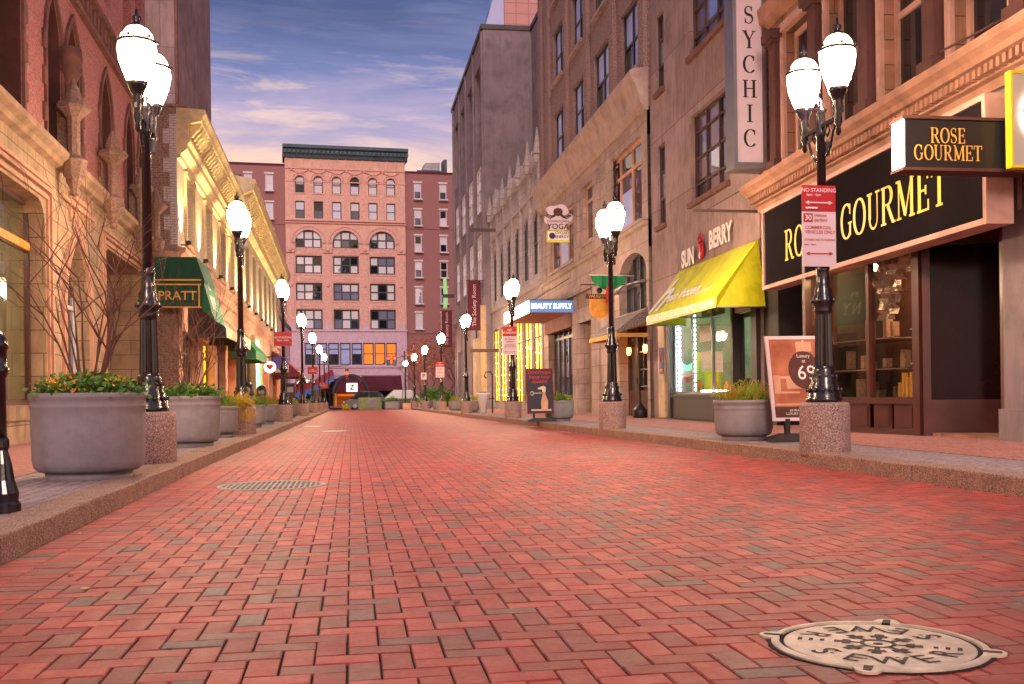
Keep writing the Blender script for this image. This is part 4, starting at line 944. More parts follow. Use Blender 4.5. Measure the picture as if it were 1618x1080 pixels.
b = F.mb(); b.box(-.09, -.085, 25.1, 26.0, 2.1, 2.55); b.box(-.09, -.085, 25.1, 25.9, 1.35, 1.85); b.box(-.09, -.085, 24.2, 24.9, 1.3, 1.8); b.build('window_notice', 'white', PB)
b = F.mb(); b.box(-.1, -.09, 24.0, 25.8, 2.7, 3.15); b.build('menu_board', 'navy', PB)
b = F.mb(); addtxt(b, txt('FROZEN YOGURT\nSMOOTHIES', .17, bold=.01), lambda x, y: (-.082, 24.9 - x, 2.93 + y)); b.build('menu_lettering', 'white', PB, fix=False)
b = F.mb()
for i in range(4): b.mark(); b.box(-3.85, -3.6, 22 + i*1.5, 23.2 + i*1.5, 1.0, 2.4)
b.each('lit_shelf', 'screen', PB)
q = random.Random(12); b = F.mb()
for i in range(4):
    for j in range(3):
        for k in range(6):
            b.mat(q.randrange(4)); s_ = 22.05 + i*1.5 + k*.19; b.box(-3.58, -3.45, s_, s_ + .12, 1.05 + j*.45, 1.05 + j*.45 + q.uniform(.15, .34))
b.build('shelf_goods', ['red', 'awny', 'white', 'blue'], PB)
b = F.mb()
for s_, z, hh in ((23.5, .78, .5), (23.9, .78, .35), (24.6, .78, .3), (25.6, .78, .42), (26.9, .78, .36)): b.mark(); facade_lathe(b, F, -.35, s_, [(.09, z), (.11, z + hh*.5), (.06, z + hh*.8), (.07, z + hh)], 10)
b.each('display_jar', 'orange', PB)
b = F.mb()
for s_ in (22.3, 25.3): b.mark(); b.box(-2.2, -1.5, s_, s_ + .7, .16, 1.9)
b.each('drinks_fridge', 'navy', PB)
b = F.mb(); b.box(-1.6, -1.0, 24.2, 26.2, .16, 1.15); b.box(-1.9, -.9, 26.7, 27.5, .16, .9); b.build('counter', 'maroon', PB)
b = F.mb(); b.box(-.9, -.5, 26.7, 27.6, .16, 1.9); b.build('yellow_post', 'awny', PB)
b = F.mb(); b.box(-2.5, -1.9, 22.0, 22.9, .16, .95); b.build('yellow_counter', 'yellow', PB)
b = F.mb(); n = 12
for i in range(n):
    for j in range(3):
        a0, a1 = 26.6 + i * .1, 26.6 + (i+1) * .1; c0 = lambda a, j: 1.55 - j * .16 + .12 * ((a - 27.2) / .6) ** 2
        b.mat(j); b.face([(-.12, a0, c0(a0, j)), (-.12, a1, c0(a1, j)), (-.12, a1, c0(a1, j + 1)), (-.12, a0, c0(a0, j + 1))])
b.build('hanging_banner', ['teallit', 'white', 'red'], PB)
b = F.mb(); b.box(-9, -.31, 21.4, 30.28, 3.4, 16.9); b.box(-9, -4.05, 21.4, 30.28, -.1, 3.4); b.box(-.3, -.01, 21.39, 21.45, -.1, 17); b.box(-9, .15, 21.35, 30.3, 17, 17.3); b.build('rear_wall', 'stucco', PB)
# yellow awning
AW = F.thing('shop_awning', 'bright yellow sloping shop awning lettered along its valance', 'awning', 23.4, 2.6)
wa = lambda s_: .45 + (s_ - 20.6) * .0
b = F.mb(); s0, s1 = 20.15, 26.8
def aw(b, s0, s1, z_top, z_f, d_f, z_v, ribs=6, dtop=.02, s1t=None, s0t=None):
    n = ribs; s1t = s1t or s1; s0t = s0t or s0
    for i in range(n):
        a, c = s0 + (s1 - s0)*i/n, s0 + (s1 - s0)*(i+1)/n; at, ct = s0t + (s1t - s0t)*i/n, s0t + (s1t - s0t)*(i+1)/n
        b.face([(dtop, at, z_top), (dtop, ct, z_top), (d_f, c, z_f), (d_f, a, z_f)]); b.face([(d_f, a, z_f), (d_f, c, z_f), (d_f + .01, c, z_v), (d_f + .01, a, z_v)])
    b.face([(dtop, s0t, z_top), (d_f, s0, z_f), (d_f, s0, z_v), (dtop, s0, z_v)]); b.face([(dtop, s1t, z_top), (d_f, s1, z_f), (d_f, s1, z_v), (dtop, s1, z_v)])
aw(b, s0 + .9, s1, 4.1, 2.82, 1.1, 2.6, 6, s0t=21.45, s1t=27.4); b.build('canvas', 'awny', AW, fix=False)
b = F.mb(); b.tube([(1.08, s0 + .9, 2.6), (1.08, s1, 2.6)], .018); b.tube([(0, s0 + .9, 2.6), (1.08, s0 + .9, 2.6)], .018); b.tube([(0, s1, 2.6), (1.08, s1, 2.6)], .018); b.tube([(0, 23.9, 2.6), (1.08, 23.9, 2.6)], .018); b.build('awning_frame', 'steel', AW)
b = F.mb(); addtxt(b, txt('SMOOTHIES  +  PIZZA  +  HOT & COLD SANDWICH  +  SALAD BAR', .2, bold=.03), lambda x, y: (1.118, 23.9 - x * .9, 2.71 + y)); 
sl = lambda x, y, s_: (1.1 - (1.08) * y + .02 * .8 + .012, s_ - x, 2.82 + 1.28 * y + .014)
vs, fs = txt('fresh frozen', .62, bold=.025); addtxt(b, (vs, fs), lambda x, y: sl(x, .3 + y * .45, 24.6))
vs, fs = txt('h', 2.3, bold=.02); addtxt(b, (vs, fs), lambda x, y: sl(x + y * .1, .38 + y * .42, 26.3))
vs, fs = txt('yogurt cafe', .26, bold=.0); addtxt(b, (vs, fs), lambda x, y: sl(x, .22 + y * .6, 22.6))
b.build('lettering', M('bright_white_print', 'f4f4ee', .5, var=.02, bump=0), AW, fix=False)
SB = F.thing('shop_name_letters', 'white raised letters reading Sun Berry with a red berry, on stucco above the yellow awning', 'sign', 24.8, 4.2)
for s_, z, w in ((26.35, 4.32, 'SUN'), (23.75, 4.5, 'BERRY')):
    b = F.mb(); tv = txt(w, .6, bold=.045, xs=.95)
    addtxt(b, tv, lambda x, y: (.1, s_ - x, z + y)); n = len(tv[0])
    b.build('letters', 'white', SB, fix=False)
b = F.mb(); T_ = b.T; b.T = lambda x, y, z: T_(.08 + x * .3, 25.25 - y, 4.42 + z); b.ball((0, 0, -.05), .2, 10, 1.2)
b.build('berry', 'red', SB)
b = F.mb(); T_ = b.T; b.T = lambda x, y, z: T_(.1 + x, 25.25 - y, 4.42 + z)
for a in (-50, -20, 10, 40): b.tube([(0, .1*math.sin(rad(a)), .15), (0, .33*math.sin(rad(a)), .12 + .3*math.cos(rad(a)))], .03, 6, .012)
b.build('berry_stalk', 'red', SB)
# psychic sign
PS = thing('vertical_blade_sign', 'tall white vertical sign reading Psychic in dark serif capitals', 'sign', (8.35, 20.9, 5.55))
b = MB(); b.box(8.0, 8.68, 20.88, 21.36, 5.55, 10.6, .02); b.build('sign_box', 'pinkwhite', PS)
b = MB(); b.box(7.985, 8.06, 20.86, 20.9, 5.56, 10.6); b.box(8.62, 8.7, 20.86, 20.9, 5.56, 10.6); b.box(8.06, 8.62, 20.862, 20.9, 5.56, 5.62); b.box(7.99, 8.0, 20.9, 21.37, 5.56, 10.6); b.box(7.97, 8.7, 20.85, 21.4, 5.49, 5.55); b.build('sign_trim', 'steel', PS)
b = MB()
for i, ch in enumerate('PSYCHIC'): 
    zc = 6.13 + (6 - i) * .517; serif(b, ch, lambda x, y, l: (8.34 + x, 20.876 - l, zc + y), .37)
b.build('lettering', 'black', PS, fix=False)
tb = thing('steel_bracket_bar', 'thin dark steel bar sticking out from the wall under the tall white sign', 'bracket', (8.7, 21.5, 4.7)); b = MB(); b.box(7.3, 8.75, 21.47, 21.53, 4.68, 4.73); b.build('bar', 'brownframe', tb)
b = MB(); b.tube([(7.6, 21.5, 4.73), (8.72, 21.5, 5.35)], .012); b.build('stay', 'brownframe', tb)

# ================================================================== RIGHT: BROWN BRICK BUILDING OVER BEIGE STONE
F = FQ; QB = F.thing('brown_brick_building', 'brown brick building with beige stone lower floors, standing over the pub entrance on the right', 'building', 38)
cols = [(31.3, 33.5), (35.3, 37.6), (39.3, 41.5), (43.4, 45.7)]
rows = [(10.95, 13.2), (14.5, 16.8), (18.05, 20.3)]
ops = [(a, c, z0, z1) for a, c in cols for z0, z1 in rows]
b = F.mb(); wall(b, 30.3, 48.9, 9.3, 23, ops, d=-.05, depth=.4); b.build('upper_wall', 'brickQ', QB)
for i, o_ in enumerate(ops):
    window(QB, F, *o_, 2, 2, -.2, 'blackframe', None, .1, sill='stoneQ', panes=['gbluesky', 'gbluesky', 'gdark', 'gbluesky'] if o_[0] < 38 else ['gdim', 'gbluesky', 'gbluesky', 'gbluesky'])
b = F.mb()
for a, c in [(30.3, 30.9), (34.1, 34.7), (38.2, 38.8), (42.2, 42.8), (46.4, 47.2), (48.2, 48.9)]: b.mark(); b.box(-.05, .09, a, c, 10.55, 22.5)
b.each('brick_pier', 'brickQ', QB)
lo = [(31.0, 35.7, 6.15, 8.75), (37.8, 39.6, 6.6, 8.8), (41.3, 47.0, 6.3, 8.6)]
gops = [(30.6, 34.1, .05, 2.95), (30.6, 34.0, 3.35, 5.25), (38.4, 40.6, .05, 3.6), (41.9, 47.6, .05, 4.1)]
b = F.mb(); wall(b, 30.3, 48.9, -.15, 9.35, lo + gops, depth=.4); spandrel(b, 30.6, 34.0, 4.55, 5.25, False, depth=.4); b.build('lower_wall', 'stoneQ', QB)
b = F.mb(); b.prism([(-.05, 9.3), (.1, 9.32), (.12, 9.45), (.2, 9.5), (.24, 9.75), (.34, 10.05), (.5, 10.28), (.52, 10.46), (.4, 10.52), (-.05, 10.6)], 30.28, 48.9, 1); b.build('cornice', 'plainQ', QB)
b = F.mb(); b.prism([(0, 5.86), (.1, 5.9), (.16, 6.02), (0, 6.06)], 30.3, 48.9, 1)
for s_ in (34.6, 36.7, 40.3, 47.7): b.box(0, .08, s_, s_ + .8, 6.06, 8.9)
b.box(0, .18, 36.4, 37.6, 0, 4.7); b.box(0, .2, 36.3, 48.9, 4.72, 5.0); b.box(0, .05, 40.75, 41.8, 0, 4.7); b.box(0, .12, 34.6, 36.3, 0, 4.75)
b.build('stone_trim', 'stoneQ', QB)
for a, c, z0, z1 in lo:
    window(QB, F, a, c, z0, z1, 3 if c - a > 3 else 1, 2, -.16, 'tanB', None, .12, sill='stoneQ', panes=['gdark', 'gdim', 'gbluesky', 'gdim', 'gdark', 'gdark'], zfr=[.72])
window(QB, F, 30.6, 34.0, 3.35, 5.25, 4, 2, -.3, 'blackframe', 'gdim', .09, sill='stoneQ')
b = F.mb(); b.tube([(.1, 30.5, 4.2), (.14, 33, 4.3), (.1, 34.2, 4.15)], .05, 6); b.build('wall_conduit', 'steel', QB)
b = F.mb(); b.box(-2, -.35, 40.65, 41.8, 0, 3.6); b.box(-2, -.35, 37.4, 38.35, 0, 3.6); b.box(-2, -1.9, 38.3, 40.7, 0, 3.6); b.build('niche_wall', 'concY', QB)
b = F.mb(); b.box(-1.9, -1.8, 38.7, 40.3, .05, 3.0); b.build('niche_door', 'orange', QB)
# pub front
b = F.mb(); b.box(-.5, -.45, 30.6, 34.1, .05, 2.95)
for s_ in (30.6, 31.6, 32.75, 34.0): b.box(-.45, -.3, s_, s_ + .1, .05, 2.95)
b.box(-.449, -.32, 30.7, 34.0, .05, .9); b.build('pub_front', 'brownR', QB)
window(QB, F, 31.7, 32.75, 1.0, 2.7, 2, 3, -.36, 'blackframe', 'gdark', .05); window(QB, F, 30.7, 31.6, 1.1, 2.8, 2, 4, -.36, 'orange', 'gdark', .04)
b = F.mb(); b.box(-.44, -.34, 32.85, 33.95, .1, 2.6); b.box(-.33, -.3, 33.0, 33.05, 1.1, 1.3); b.build('pub_door', 'blackframe', QB)
b = F.mb(); b.prism([(0, 3.4), (.95, 2.72), (.95, 2.62), (0, 2.95)], 30.5, 34.2, 1); b.build('pub_canopy_roof', 'shingle', QB)
b = F.mb(); b.box(.93, 1.0, 30.5, 34.2, 2.5, 2.63); b.box(0, .93, 30.5, 30.56, 2.5, 2.62); b.box(0, .93, 34.14, 34.2, 2.5, 2.62); b.build('canopy_fascia', M('ochre_board', 'b88a3c', .7), QB)
b = F.mb()
for s_ in (31.2, 33.2):
    b.mat(0); b.tube([(-.3, s_, 2.35), (-.15, s_, 2.4), (-.12, s_, 2.3)], .015, 5); b.mat(1); b.ball((0, 0, 0), .001, 4) if 0 else None
b.build('lantern_arm', ['blackframe'], QB)
for s_ in (31.2, 33.2):
    x, y, _ = F.T(-.1, s_, 0); b = MB(); b.lathe([(.03, 2.05), (.06, 2.1), (.075, 2.22), (.05, 2.3)], x, y, 10); b.build('wall_lantern', 'bulbw', QB)
b = F.mb()   # orange leafy wreath by the door
b.build('empty', 'leaf', QB) if 0 else None
# beauty shop dark front
window(QB, F, 41.9, 47.6, .05, 4.1, 5, 2, -.3, 'blackframe', 'gdim', .12, zfr=[.8])
b = F.mb(); b.box(-.2, .12, 41.8, 47.8, 3.55, 4.2); b.build('fascia_beam', 'stoneAd', QB)
b = F.mb(); b.box(-9, -.5, 30.3, 48.9, 3.2, 22.8); b.box(-9, -.41, 41.8, 48.9, -.2, 3.2); b.box(-9, -.6, 30.3, 37.4, -.2, 3.2); b.box(-9, -2, 37.4, 41.8, -.2, 3.2); b.box(-.45, -.06, 30.29, 30.5, 9.4, 23); b.box(-9, .3, 30.25, 48.95, 23, 23.4); b.build('rear_wall', 'brickQ', QB)
# hanging things of this building
PG = thing('hanging_pub_sign', 'orange shield-shaped pub sign with a dark name band, hanging from a wall arm', 'sign', (7.85, 32.5, 3.2))
b = MB(); b.prism([(7.55, 3.82), (8.2, 3.82), (8.2, 3.42), (8.12, 3.3), (7.875, 3.18), (7.63, 3.3), (7.55, 3.42)], 32.47, 32.53, 1); b.build('sign_board', 'orange', PG)
b = MB(); b.box(7.42, 8.32, 32.44, 32.56, 3.84, 3.98); b.build('name_band', 'brownR', PG)
b = MB(); b.ball((7.87, 32.5, 4.1), .1, 8); b.tube([(7.25, 32.5, 4.28), (8.85, 32.5, 4.28)], .02); b.tube([(7.6, 32.5, 4.28), (7.6, 32.5, 3.98)], .01); b.tube([(8.15, 32.5, 4.28), (8.15, 32.5, 3.98)], .01); b.build('arm', 'blackframe', PG)
b = MB(); addtxt(b, txt('VAUGHANS', .14, bold=.02), lambda x, y: (7.87 + x, 32.435, 3.91 + y)); addtxt(b, txt('PUBLIC\nHOUSE', .13, bold=.01), lambda x, y: (7.87 + x, 32.465, 3.58 + y)); b.build('lettering', 'gold', PG, fix=False)
FL = thing('hanging_flag', 'green and red cloth flag drooping from a white rod by the pub', 'flag', (8.3, 31.9, 4.5))
b = MB(); b.tube([(7.4, 31.9, 4.52), (8.85, 31.9, 4.5)], .016, 6); b.build('rod', 'white', FL)
b = MB(); n = 14
for i in range(n):
    x0, x1 = 7.45 + i*.085, 7.45 + (i+1)*.085; k = lambda x: -.45 * math.sin(min(1, max(0, (x - 7.45) / 1.19)) * math.pi) ** .6 ; y_ = lambda x: 31.9 + .06 * math.sin(x * 16)
    b.face([(x0, y_(x0), 4.5), (x1, y_(x1), 4.5), (x1, y_(x1) + .05, 4.5 + k(x1)), (x0, y_(x0) + .05, 4.5 + k(x0))], True)
b.build('green_cloth', 'green2', FL, fix=False)
b = MB()
for i in range(6):
    z0, z1 = 4.5 - i*.14, 4.5 - (i+1)*.14; w = lambda z: .03 + .12 * (4.5 - z); c = lambda z: 8.05 + .03*math.sin(z*9) - .04*(4.5-z)
    for u0, u1, p in ((-1, -.3, .03), (-.3, .3, -.03), (.3, 1, .02)): b.face([(c(z0)+w(z0)*u0, 31.82+p, z0), (c(z0)+w(z0)*u1, 31.82-p, z0), (c(z1)+w(z1)*u1, 31.82-p, z1), (c(z1)+w(z1)*u0, 31.82+p, z1)], True)
b.build('red_cloth', 'red', FL, fix=False)
YG = thing('yoga_blade_sign', 'round-edged lilac sign reading Downtown Yoga, with curling octopus-like ornament', 'sign', (8.5, 41.2, 7.4))
b = MB(); pts = []
for i in range(36):
    a = 2*math.pi*i/36; r_ = 1 + .09 * math.cos(5 * a + .6); pts.append((8.30 + .56 * r_ * math.cos(a), 7.95 + .47 * r_ * math.sin(a)))
b.prism(pts, 41.17, 41.23, 1); b.box(7.95, 8.65, 41.175, 41.225, 7.4, 7.7); b.build('sign_board', 'pinkwhite', YG)
b = MB()
b.prism([(8.30 + .2*math.cos(a/8*6.283), 8.12 + .17*math.sin(a/8*6.283)) for a in range(8)], 41.14, 41.17, 1)
for sg in (-1, 1):
    for k in range(3): b.tube([(8.30 + sg*.1, 41.15, 8.05 - .04*k), (8.30 + sg*(.25 + .04*k), 41.15, 7.95 - .05*k), (8.30 + sg*(.42 + .05*k), 41.15, 8.02 - .03*k), (8.30 + sg*(.5 + .02*k), 41.15, 8.15 - .09*k), (8.30 + sg*.42, 41.15, 8.2 - .1*k)], .022, 5, .012)
b.build('ornament', 'brownR', YG)
b = MB(); addtxt(b, txt('DOWNTOWN', .135, bold=.015), lambda x, y: (8.30 + x, 41.16, 7.74 + y)); addtxt(b, txt('YOGA', .31, bold=.02), lambda x, y: (8.30 + x, 41.16, 7.53 + y)); b.build('lettering', 'char', YG, fix=False)
CY = thing('cycling_studio_sign', 'small white and lime sign reading Cycled Energy below the octopus sign', 'sign', (8.45, 41.2, 6.9))
b = MB(); b.box(7.83, 8.77, 41.17, 41.23, 6.9, 7.38, .02); b.build('sign_frame', 'awny', CY)
b = MB(); b.box(7.87, 8.73, 41.16, 41.168, 6.98, 7.34); b.build('face_panel', 'white', CY)
b = MB(); b.prism([(8.05 + .13*math.cos(a/12*6.283), 7.16 + .13*math.sin(a/12*6.283)) for a in range(12)], 41.15, 41.158, 1); addtxt(b, txt('CYCLED\nENERGY', .15, bold=.02), lambda x, y: (8.45 + x, 41.155, 7.2 + y)); b.build('lettering', 'navy', CY, fix=False)
b = MB(); b.tube([(8.9, 41.2, 8.1), (9.05, 41.2, 8.1)], .02); b.tube([(8.9, 41.2, 7.2), (9.05, 41.2, 7.2)], .02); b.build('bracket', 'blackframe', CY)
BC = thing('lit_shop_canopy', 'flat projecting canopy with blue and white backlit Beauty Supply lettering', 'canopy', (8, 44.5, 4.1))
b = MB(); b.box(7.15, 9.0, 41.52, 48.2, 4.12, 4.3); b.build('underside', 'tanB', BC)
b = MB(); b.box(7.13, 9.0, 41.48, 41.52, 4.12, 4.6); b.build('blue_sign_face', 'litblue', BC)
b = MB(); b.box(7.1, 7.15, 41.5, 48.2, 4.1, 4.6); b.build('white_sign_face', 'litwhite', BC)
b = MB(); b.box(7.15, 9, 41.52, 48.2, 4.3, 4.58); b.box(7.12, 9.02, 41.46, 48.22, 4.6, 4.63); b.build('canopy_box', 'char', BC)
b = MB(); addtxt(b, txt('BEAUTY SUPPLY', .29, bold=.03, xs=.8), lambda x, y: (8.04 + x, 41.475, 4.36 + y)); b.build('end_lettering', EM('white_backlit_letter', 'ffffff', 1.5), BC, fix=False)
b = MB(); addtxt(b, txt('BEAUTY SUPPLY', .42, bold=.02), lambda x, y: (7.095, 44.8 - x, 4.35 + y)); b.build('side_lettering', 'blue', BC, fix=False)
b = MB(); b.tube([(7.4, 42.5, 4.63), (9.0, 42.5, 5.6)], .015); b.tube([(7.4, 46.5, 4.63), (9.0, 46.5, 5.6)], .015); b.build('stay_rod', 'blackframe', BC)
# ================================================================== RIGHT: PALE GOTHIC BUILDING
F = FG; GB = F.thing('pale_gothic_building', 'low pale gothic stone building with pinnacles, between the brown brick and the concrete buildings', 'building', 58)
n = 6; pitch = (66.7 - 49) / n
up = [(49 + pitch*i + .5, 49 + pitch*(i+1) - .5, 6.7, 9.9) for i in range(n)]; lo = [(49 + pitch*i + .35, 49 + pitch*(i+1) - .35, .35, 4.9) for i in range(n)]
b = F.mb(); wall(b, 48.95, 66.75, -.3, 12.0, up + lo, depth=.4)
for a, c, _, z in up: spandrel(b, a, c, 9.3, z, True, depth=.1)
b.build('wall', 'stoneG', GB)
for i, o_ in enumerate(up): window(GB, F, *o_, 2, 2, -.1, 'darkframe', 'gdim', .09)
for i, o_ in enumerate(lo): window(GB, F, *o_, 2, 2, -.07, 'brownframe', 'warmY', .08, zfr=[.72])
b = F.mb()
for i in range(n):   # curtains of light strings seen in the yellow windows
    for k in range(5):
        s_ = 49 + pitch*i + .5 + k * (pitch - 1) / 4
        for z in range(9): j = R.uniform(-.12, .12); zj = .7 + z*.42 + R.uniform(-.1, .1); b.box(-.085, -.06, s_ + j, s_ + j + .04, zj, zj + .045)
b.build('string_lights', EM('dim_string_bulb', 'fff0c0', 6), GB)
b = F.mb()
for i in range(n + 1):
    s_ = min(max(49 + pitch * i, 49.2), 66.5); b.mark()
    b.box(0, .13, s_ - .2, s_ + .2, 6.3, 11.9); b.box(0, .03, s_ - .2, s_ + .2, -.3, 6.0); b.box(0, .16, s_ - .24, s_ + .24, 10.3, 10.5)
    b.prism([(0, 11.9), (.3, 11.9), (.3, 12.5), (.15, 13.6), (0, 12.5)], s_ - .15, s_ + .15, 1); b.box(-.02, .34, s_ - .24, s_ + .24, 12.3, 12.45)
b.each('buttress', 'stoneG', GB)
b = F.mb(); b.prism([(0, 5.95), (.18, 6.05), (.2, 6.25), (0, 6.35)], 48.95, 66.75, 1); b.box(0, .12, 48.95, 66.75, 10.6, 10.75); b.box(0, .15, 48.95, 66.75, 11.9, 12.05)
for i in range(44): s_ = 49.1 + i * .4; b.prism([(s_, 12.05), (s_ + .36, 12.05), (s_ + .36, 12.35), (s_ + .18, 12.75 + .15*(i % 2)), (s_, 12.35)], -.1, .08, 0)
for i in range(30): s_ = 49.2 + i * .585; b.box(0, .05, s_, s_ + .1, 10.75, 11.9)
for i in range(30): s_ = 49.2 + i * .585; archring(b, s_ + .12, s_ + .56, 11.3, .3, .05, 0, .05, True)
b.build('parapet_tracery', 'stoneG', GB)
b = F.mb(); b.box(-2.7, -.42, 48.9, 66.75, -.3, 11.9); b.build('rear_wall', 'stoneG', GB)
b = F.mb(); facade_lathe(b, F, -.3, 65.9, [(.35, 12), (.4, 12.8), (.3, 12.9), (.35, 13.4), (.1, 13.9)], 8); b.build('corner_finial', 'stoneG', GB)
# ================================================================== RIGHT: CONCRETE BUILDING
F = FC; CB = F.thing('concrete_building', 'tall plain purple-grey concrete building with recessed windows, farther up on the right', 'building', 76)
cs = [67.9, 72.6, 77.3, 82.0]
ops = [(s_, s_ + 3.2, 17.6, 22.6) for s_ in cs] + [(s_ + .5, s_ + 2.7, 12.9, 15.9) for s_ in cs] + [(s_ + .5, s_ + 2.7, 8.3, 11.4) for s_ in cs] + [(s_ + .4, s_ + 2.8, -.2, 4.3) for s_ in cs[1:]]
b = F.mb(); wall(b, 66.8, 86.9, -.5, 24.4, ops, depth=.7); b.build('front_wall', 'conc', CB)
for o_ in ops[:4]: window(CB, F, *o_, 1, 1, -.5, 'conc', 'gdark', .1)
for o_ in ops[4:12]: window(CB, F, *o_, 2, 4, -.02, 'whitetrim', None, .08, panes=['gsky', 'gdim', 'gsky', 'gdark'], sill='conc')
for o_ in ops[12:]: window(CB, F, *o_, 2, 2, -.4, 'brownframe', 'gdark', .08)
b = F.mb(); b.box(-3.25, -.71, 66.8, 86.9, -.5, 24.4); b.box(-.705, -.005, 66.8, 67.2, -.5, 24.4); b.box(-8, -3.2, 49.5, 86.9, -.5, 24.4); b.box(-.7, -.01, 86.5, 86.88, -.5, 24.4); b.build('side_wall', 'conc', CB)
b = F.mb(); b.box(-3.3, .12, 66.7, 87, 24.4, 24.7); b.box(-8, -3.1, 49.4, 66.7, 24.4, 24.7); b.build('coping', 'char', CB)
b = F.mb()
for s_ in (66.9, 71.75, 76.5, 81.2, 85.9): b.mark(); b.box(0, .12, s_, s_ + .35, -.4, 24.3)
b.each('pilaster', 'conc', CB)
b = F.mb(); b.box(0, .22, 66.8, 86.9, 6.6, 7.1); b.build('belt_course', 'conc', CB)
b = F.mb(); b.box(.0, .35, 66.85, 67.9, -.4, 6.6); b.box(-.3, .3, 67.9, 71.9, -.4, 4.6); b.build('lit_tone_base', 'concY', CB)
window(CB, Frame(11.86, 0, 0, 1, -1, 0), 58.2, 60.2, 10, 22, 1, 14, .05, 'whitetrim', 'gdim', .08)
PT = thing('pink_office_tower', 'distant pink stone office tower with a glass side, above the concrete building', 'building', (18, 108, 0)); b = MB()
b.box(15.9, 24, 105, 113, -.5, 46); b.build('tower_wall', BR('pink_granite_panels', 'd08a86', 'c67e7c', '8a5a5e', bw=1.3, bh=1.1, ms=.06, off=0, bump=.2), PT)
b = MB(); b.prism([(13.6, -.5), (15.88, -.5), (15.88, 45), (13.6, 37)], 105.2, 112, 1); b.build('glass_side', 'gsky', PT)
b = MB(); b.box(15.7, 24.1, 104.8, 113.2, 46, 46.6); b.build('roof_edge', 'tealE', PT)
# ================================================================== END BUILDING
F = FE; EB = F.thing('terracotta_block', 'ornate orange terracotta block with arched windows and dark cornice closing the street', 'building', 0, -.5)
r1 = [(-6.2 + 2.13*i, -5.12 + 2.13*i) for i in range(6)]; tri = [(-6.25, -3.2), (-1.93, 1.1), (2.37, 5.42)]
o1 = [(a, c, 24.75, 26.75) for a, c in r1]; o2 = [(a, c, 21.75, 23.8) for a, c in r1]; o3 = [(a, c, 18.3, 20.4) for a, c in tri]
o4 = [(a, c, 15.3, 17.4) for a, c in tri]; o5 = [(a, c, 12.15, 14.2) for a, c in tri]; o6 = [(a, c, 8.75, 11.1) for a, c in tri]
b = F.mb(); wall(b, -7.35, 6.7, 8.65, 28.8, o1 + o2 + o3 + o4 + o5 + o6, depth=.5)
for a, c, z0, z1 in o1: spandrel(b, a, c, z1 - .5, z1, depth=.5)
for a, c, z0, z1 in o3: spandrel(b, a, c, z1 - 1.5, z1, depth=.5)
b.box(-10, -.55, -7.35, 6.7, -.5, 28.8); b.box(-.55, -.01, -7.34, -7.1, 8.7, 28.8); b.box(-.55, -.01, 6.5, 6.69, 8.7, 28.8)
b.build('terracotta_wall', 'terraE', EB)
q = random.Random(5)
def pn(n, bright): return [q.choices(['gsky', 'gdim', 'gdark', 'gwhite'], [.6, .35, .3, bright * .8])[0] for _ in range(n)]
for o_ in o1 + o2: window(EB, F, *o_, 1, 2, -.3, 'darkframe', None, .1, panes=pn(2, .6 if o_[0] < 0 else 1.4), sill='terraP')
for o_ in o3 + o4 + o5 + o6: window(EB, F, *o_, 3, 2, -.3, 'darkframe', None, .17, panes=pn(6, .7 if o_[0] < -2 else (1.2 if o_[0] < 1 else 2.4)), sill='terraP')
b = F.mb()
for a, c, z0, z1 in o1: archring(b, a - .05, c + .05, z1 - .5, .55, .16, 0, .16); archring(b, a - .3, c + .3, z1 - .5, .8, .1, 0, .1)
for a, c, z0, z1 in o3: archring(b, a - .04, c + .04, z1 - 1.5, 1.52, .3, 0, .2); archring(b, a - .4, c + .4, z1 - 1.5, 1.9, .14, 0, .14)
for z, e in ((21.2, .25), (21.45, .35), (27.55, .15), (26.05, .1)): b.box(0, e, -7.4, 6.75, z, z + .12)
for a, c in tri:
    for z0 in (17.5, 14.35, 11.2): b.box(0, .08, a + .05, c - .05, z0, z0 + .72); b.box(0, .12, a, c, z0 + .75, z0 + .82)
    for z0 in (17.5, 14.35, 11.2):
        for k in range(9): xx = a + .5 + k * .25; b.prism([(xx, z0 + .3), (xx + .1, z0 + .2 + .1*(k % 2)), (xx + .2, z0 + .3), (xx + .1, z0 + .5)], .08, .14, 0)
for i in range(15):
    s_ = -7.2 + i * .985; b.box(0, .12, s_ - .05, s_ + .05, 27.6, 28.8)
for i in range(6):     # festoons
    c0 = -6.6 + i * 2.13; c1 = c0 + 1.95; b.tube([(.12, c0 + (c1-c0)*k/6, 27.45 - .4 * math.sin(math.pi*k/6)) for k in range(7)], .06, 5); b.ball((.1, c0, 27.4), .14, 6); 
for s_ in (-6.85, -2.55, 1.75, 6.1): b.box(0, .14, s_ - .42, s_ + .42, 8.7, 17.6); b.box(0, .28, s_ - .5, s_ + .5, 17.75, 18.45); b.ball((.2, s_, 18.1), .3, 8); b.ball((.1, s_, 13.9), .25, 8)
for i in range(7): s_ = -6.72 + i * 2.13; b.box(0, .07, s_ - .28, s_ + .28, 21.6, 26.0)
b.build('terracotta_ornament', 'terraP', EB)
b = F.mb(); b.prism([(0, 28.75), (.3, 28.85), (.45, 29.2), (.6, 29.25), (.75, 29.7), (1.15, 29.8), (1.2, 30.15), (0, 30.2)], -7.6, 7.0, 1)
for i in range(30): s_ = -7.4 + i * .49; b.box(.3, .95, s_, s_ + .22, 29.25, 29.6)
b.box(-3, 0, -7.55, 6.95, 28.8, 30.1); b.build('cornice', 'tealE', EB)
band = [(-5.35 + i * 1.365, -4.1 + i * 1.365, 4.55, 7.15) for i in range(8)]
gr = [(-6.5, -4.6, -.3, 2.9), (-3.6, -1.4, -.3, 2.9), (1.3, 5.9, -.2, 2.2)]
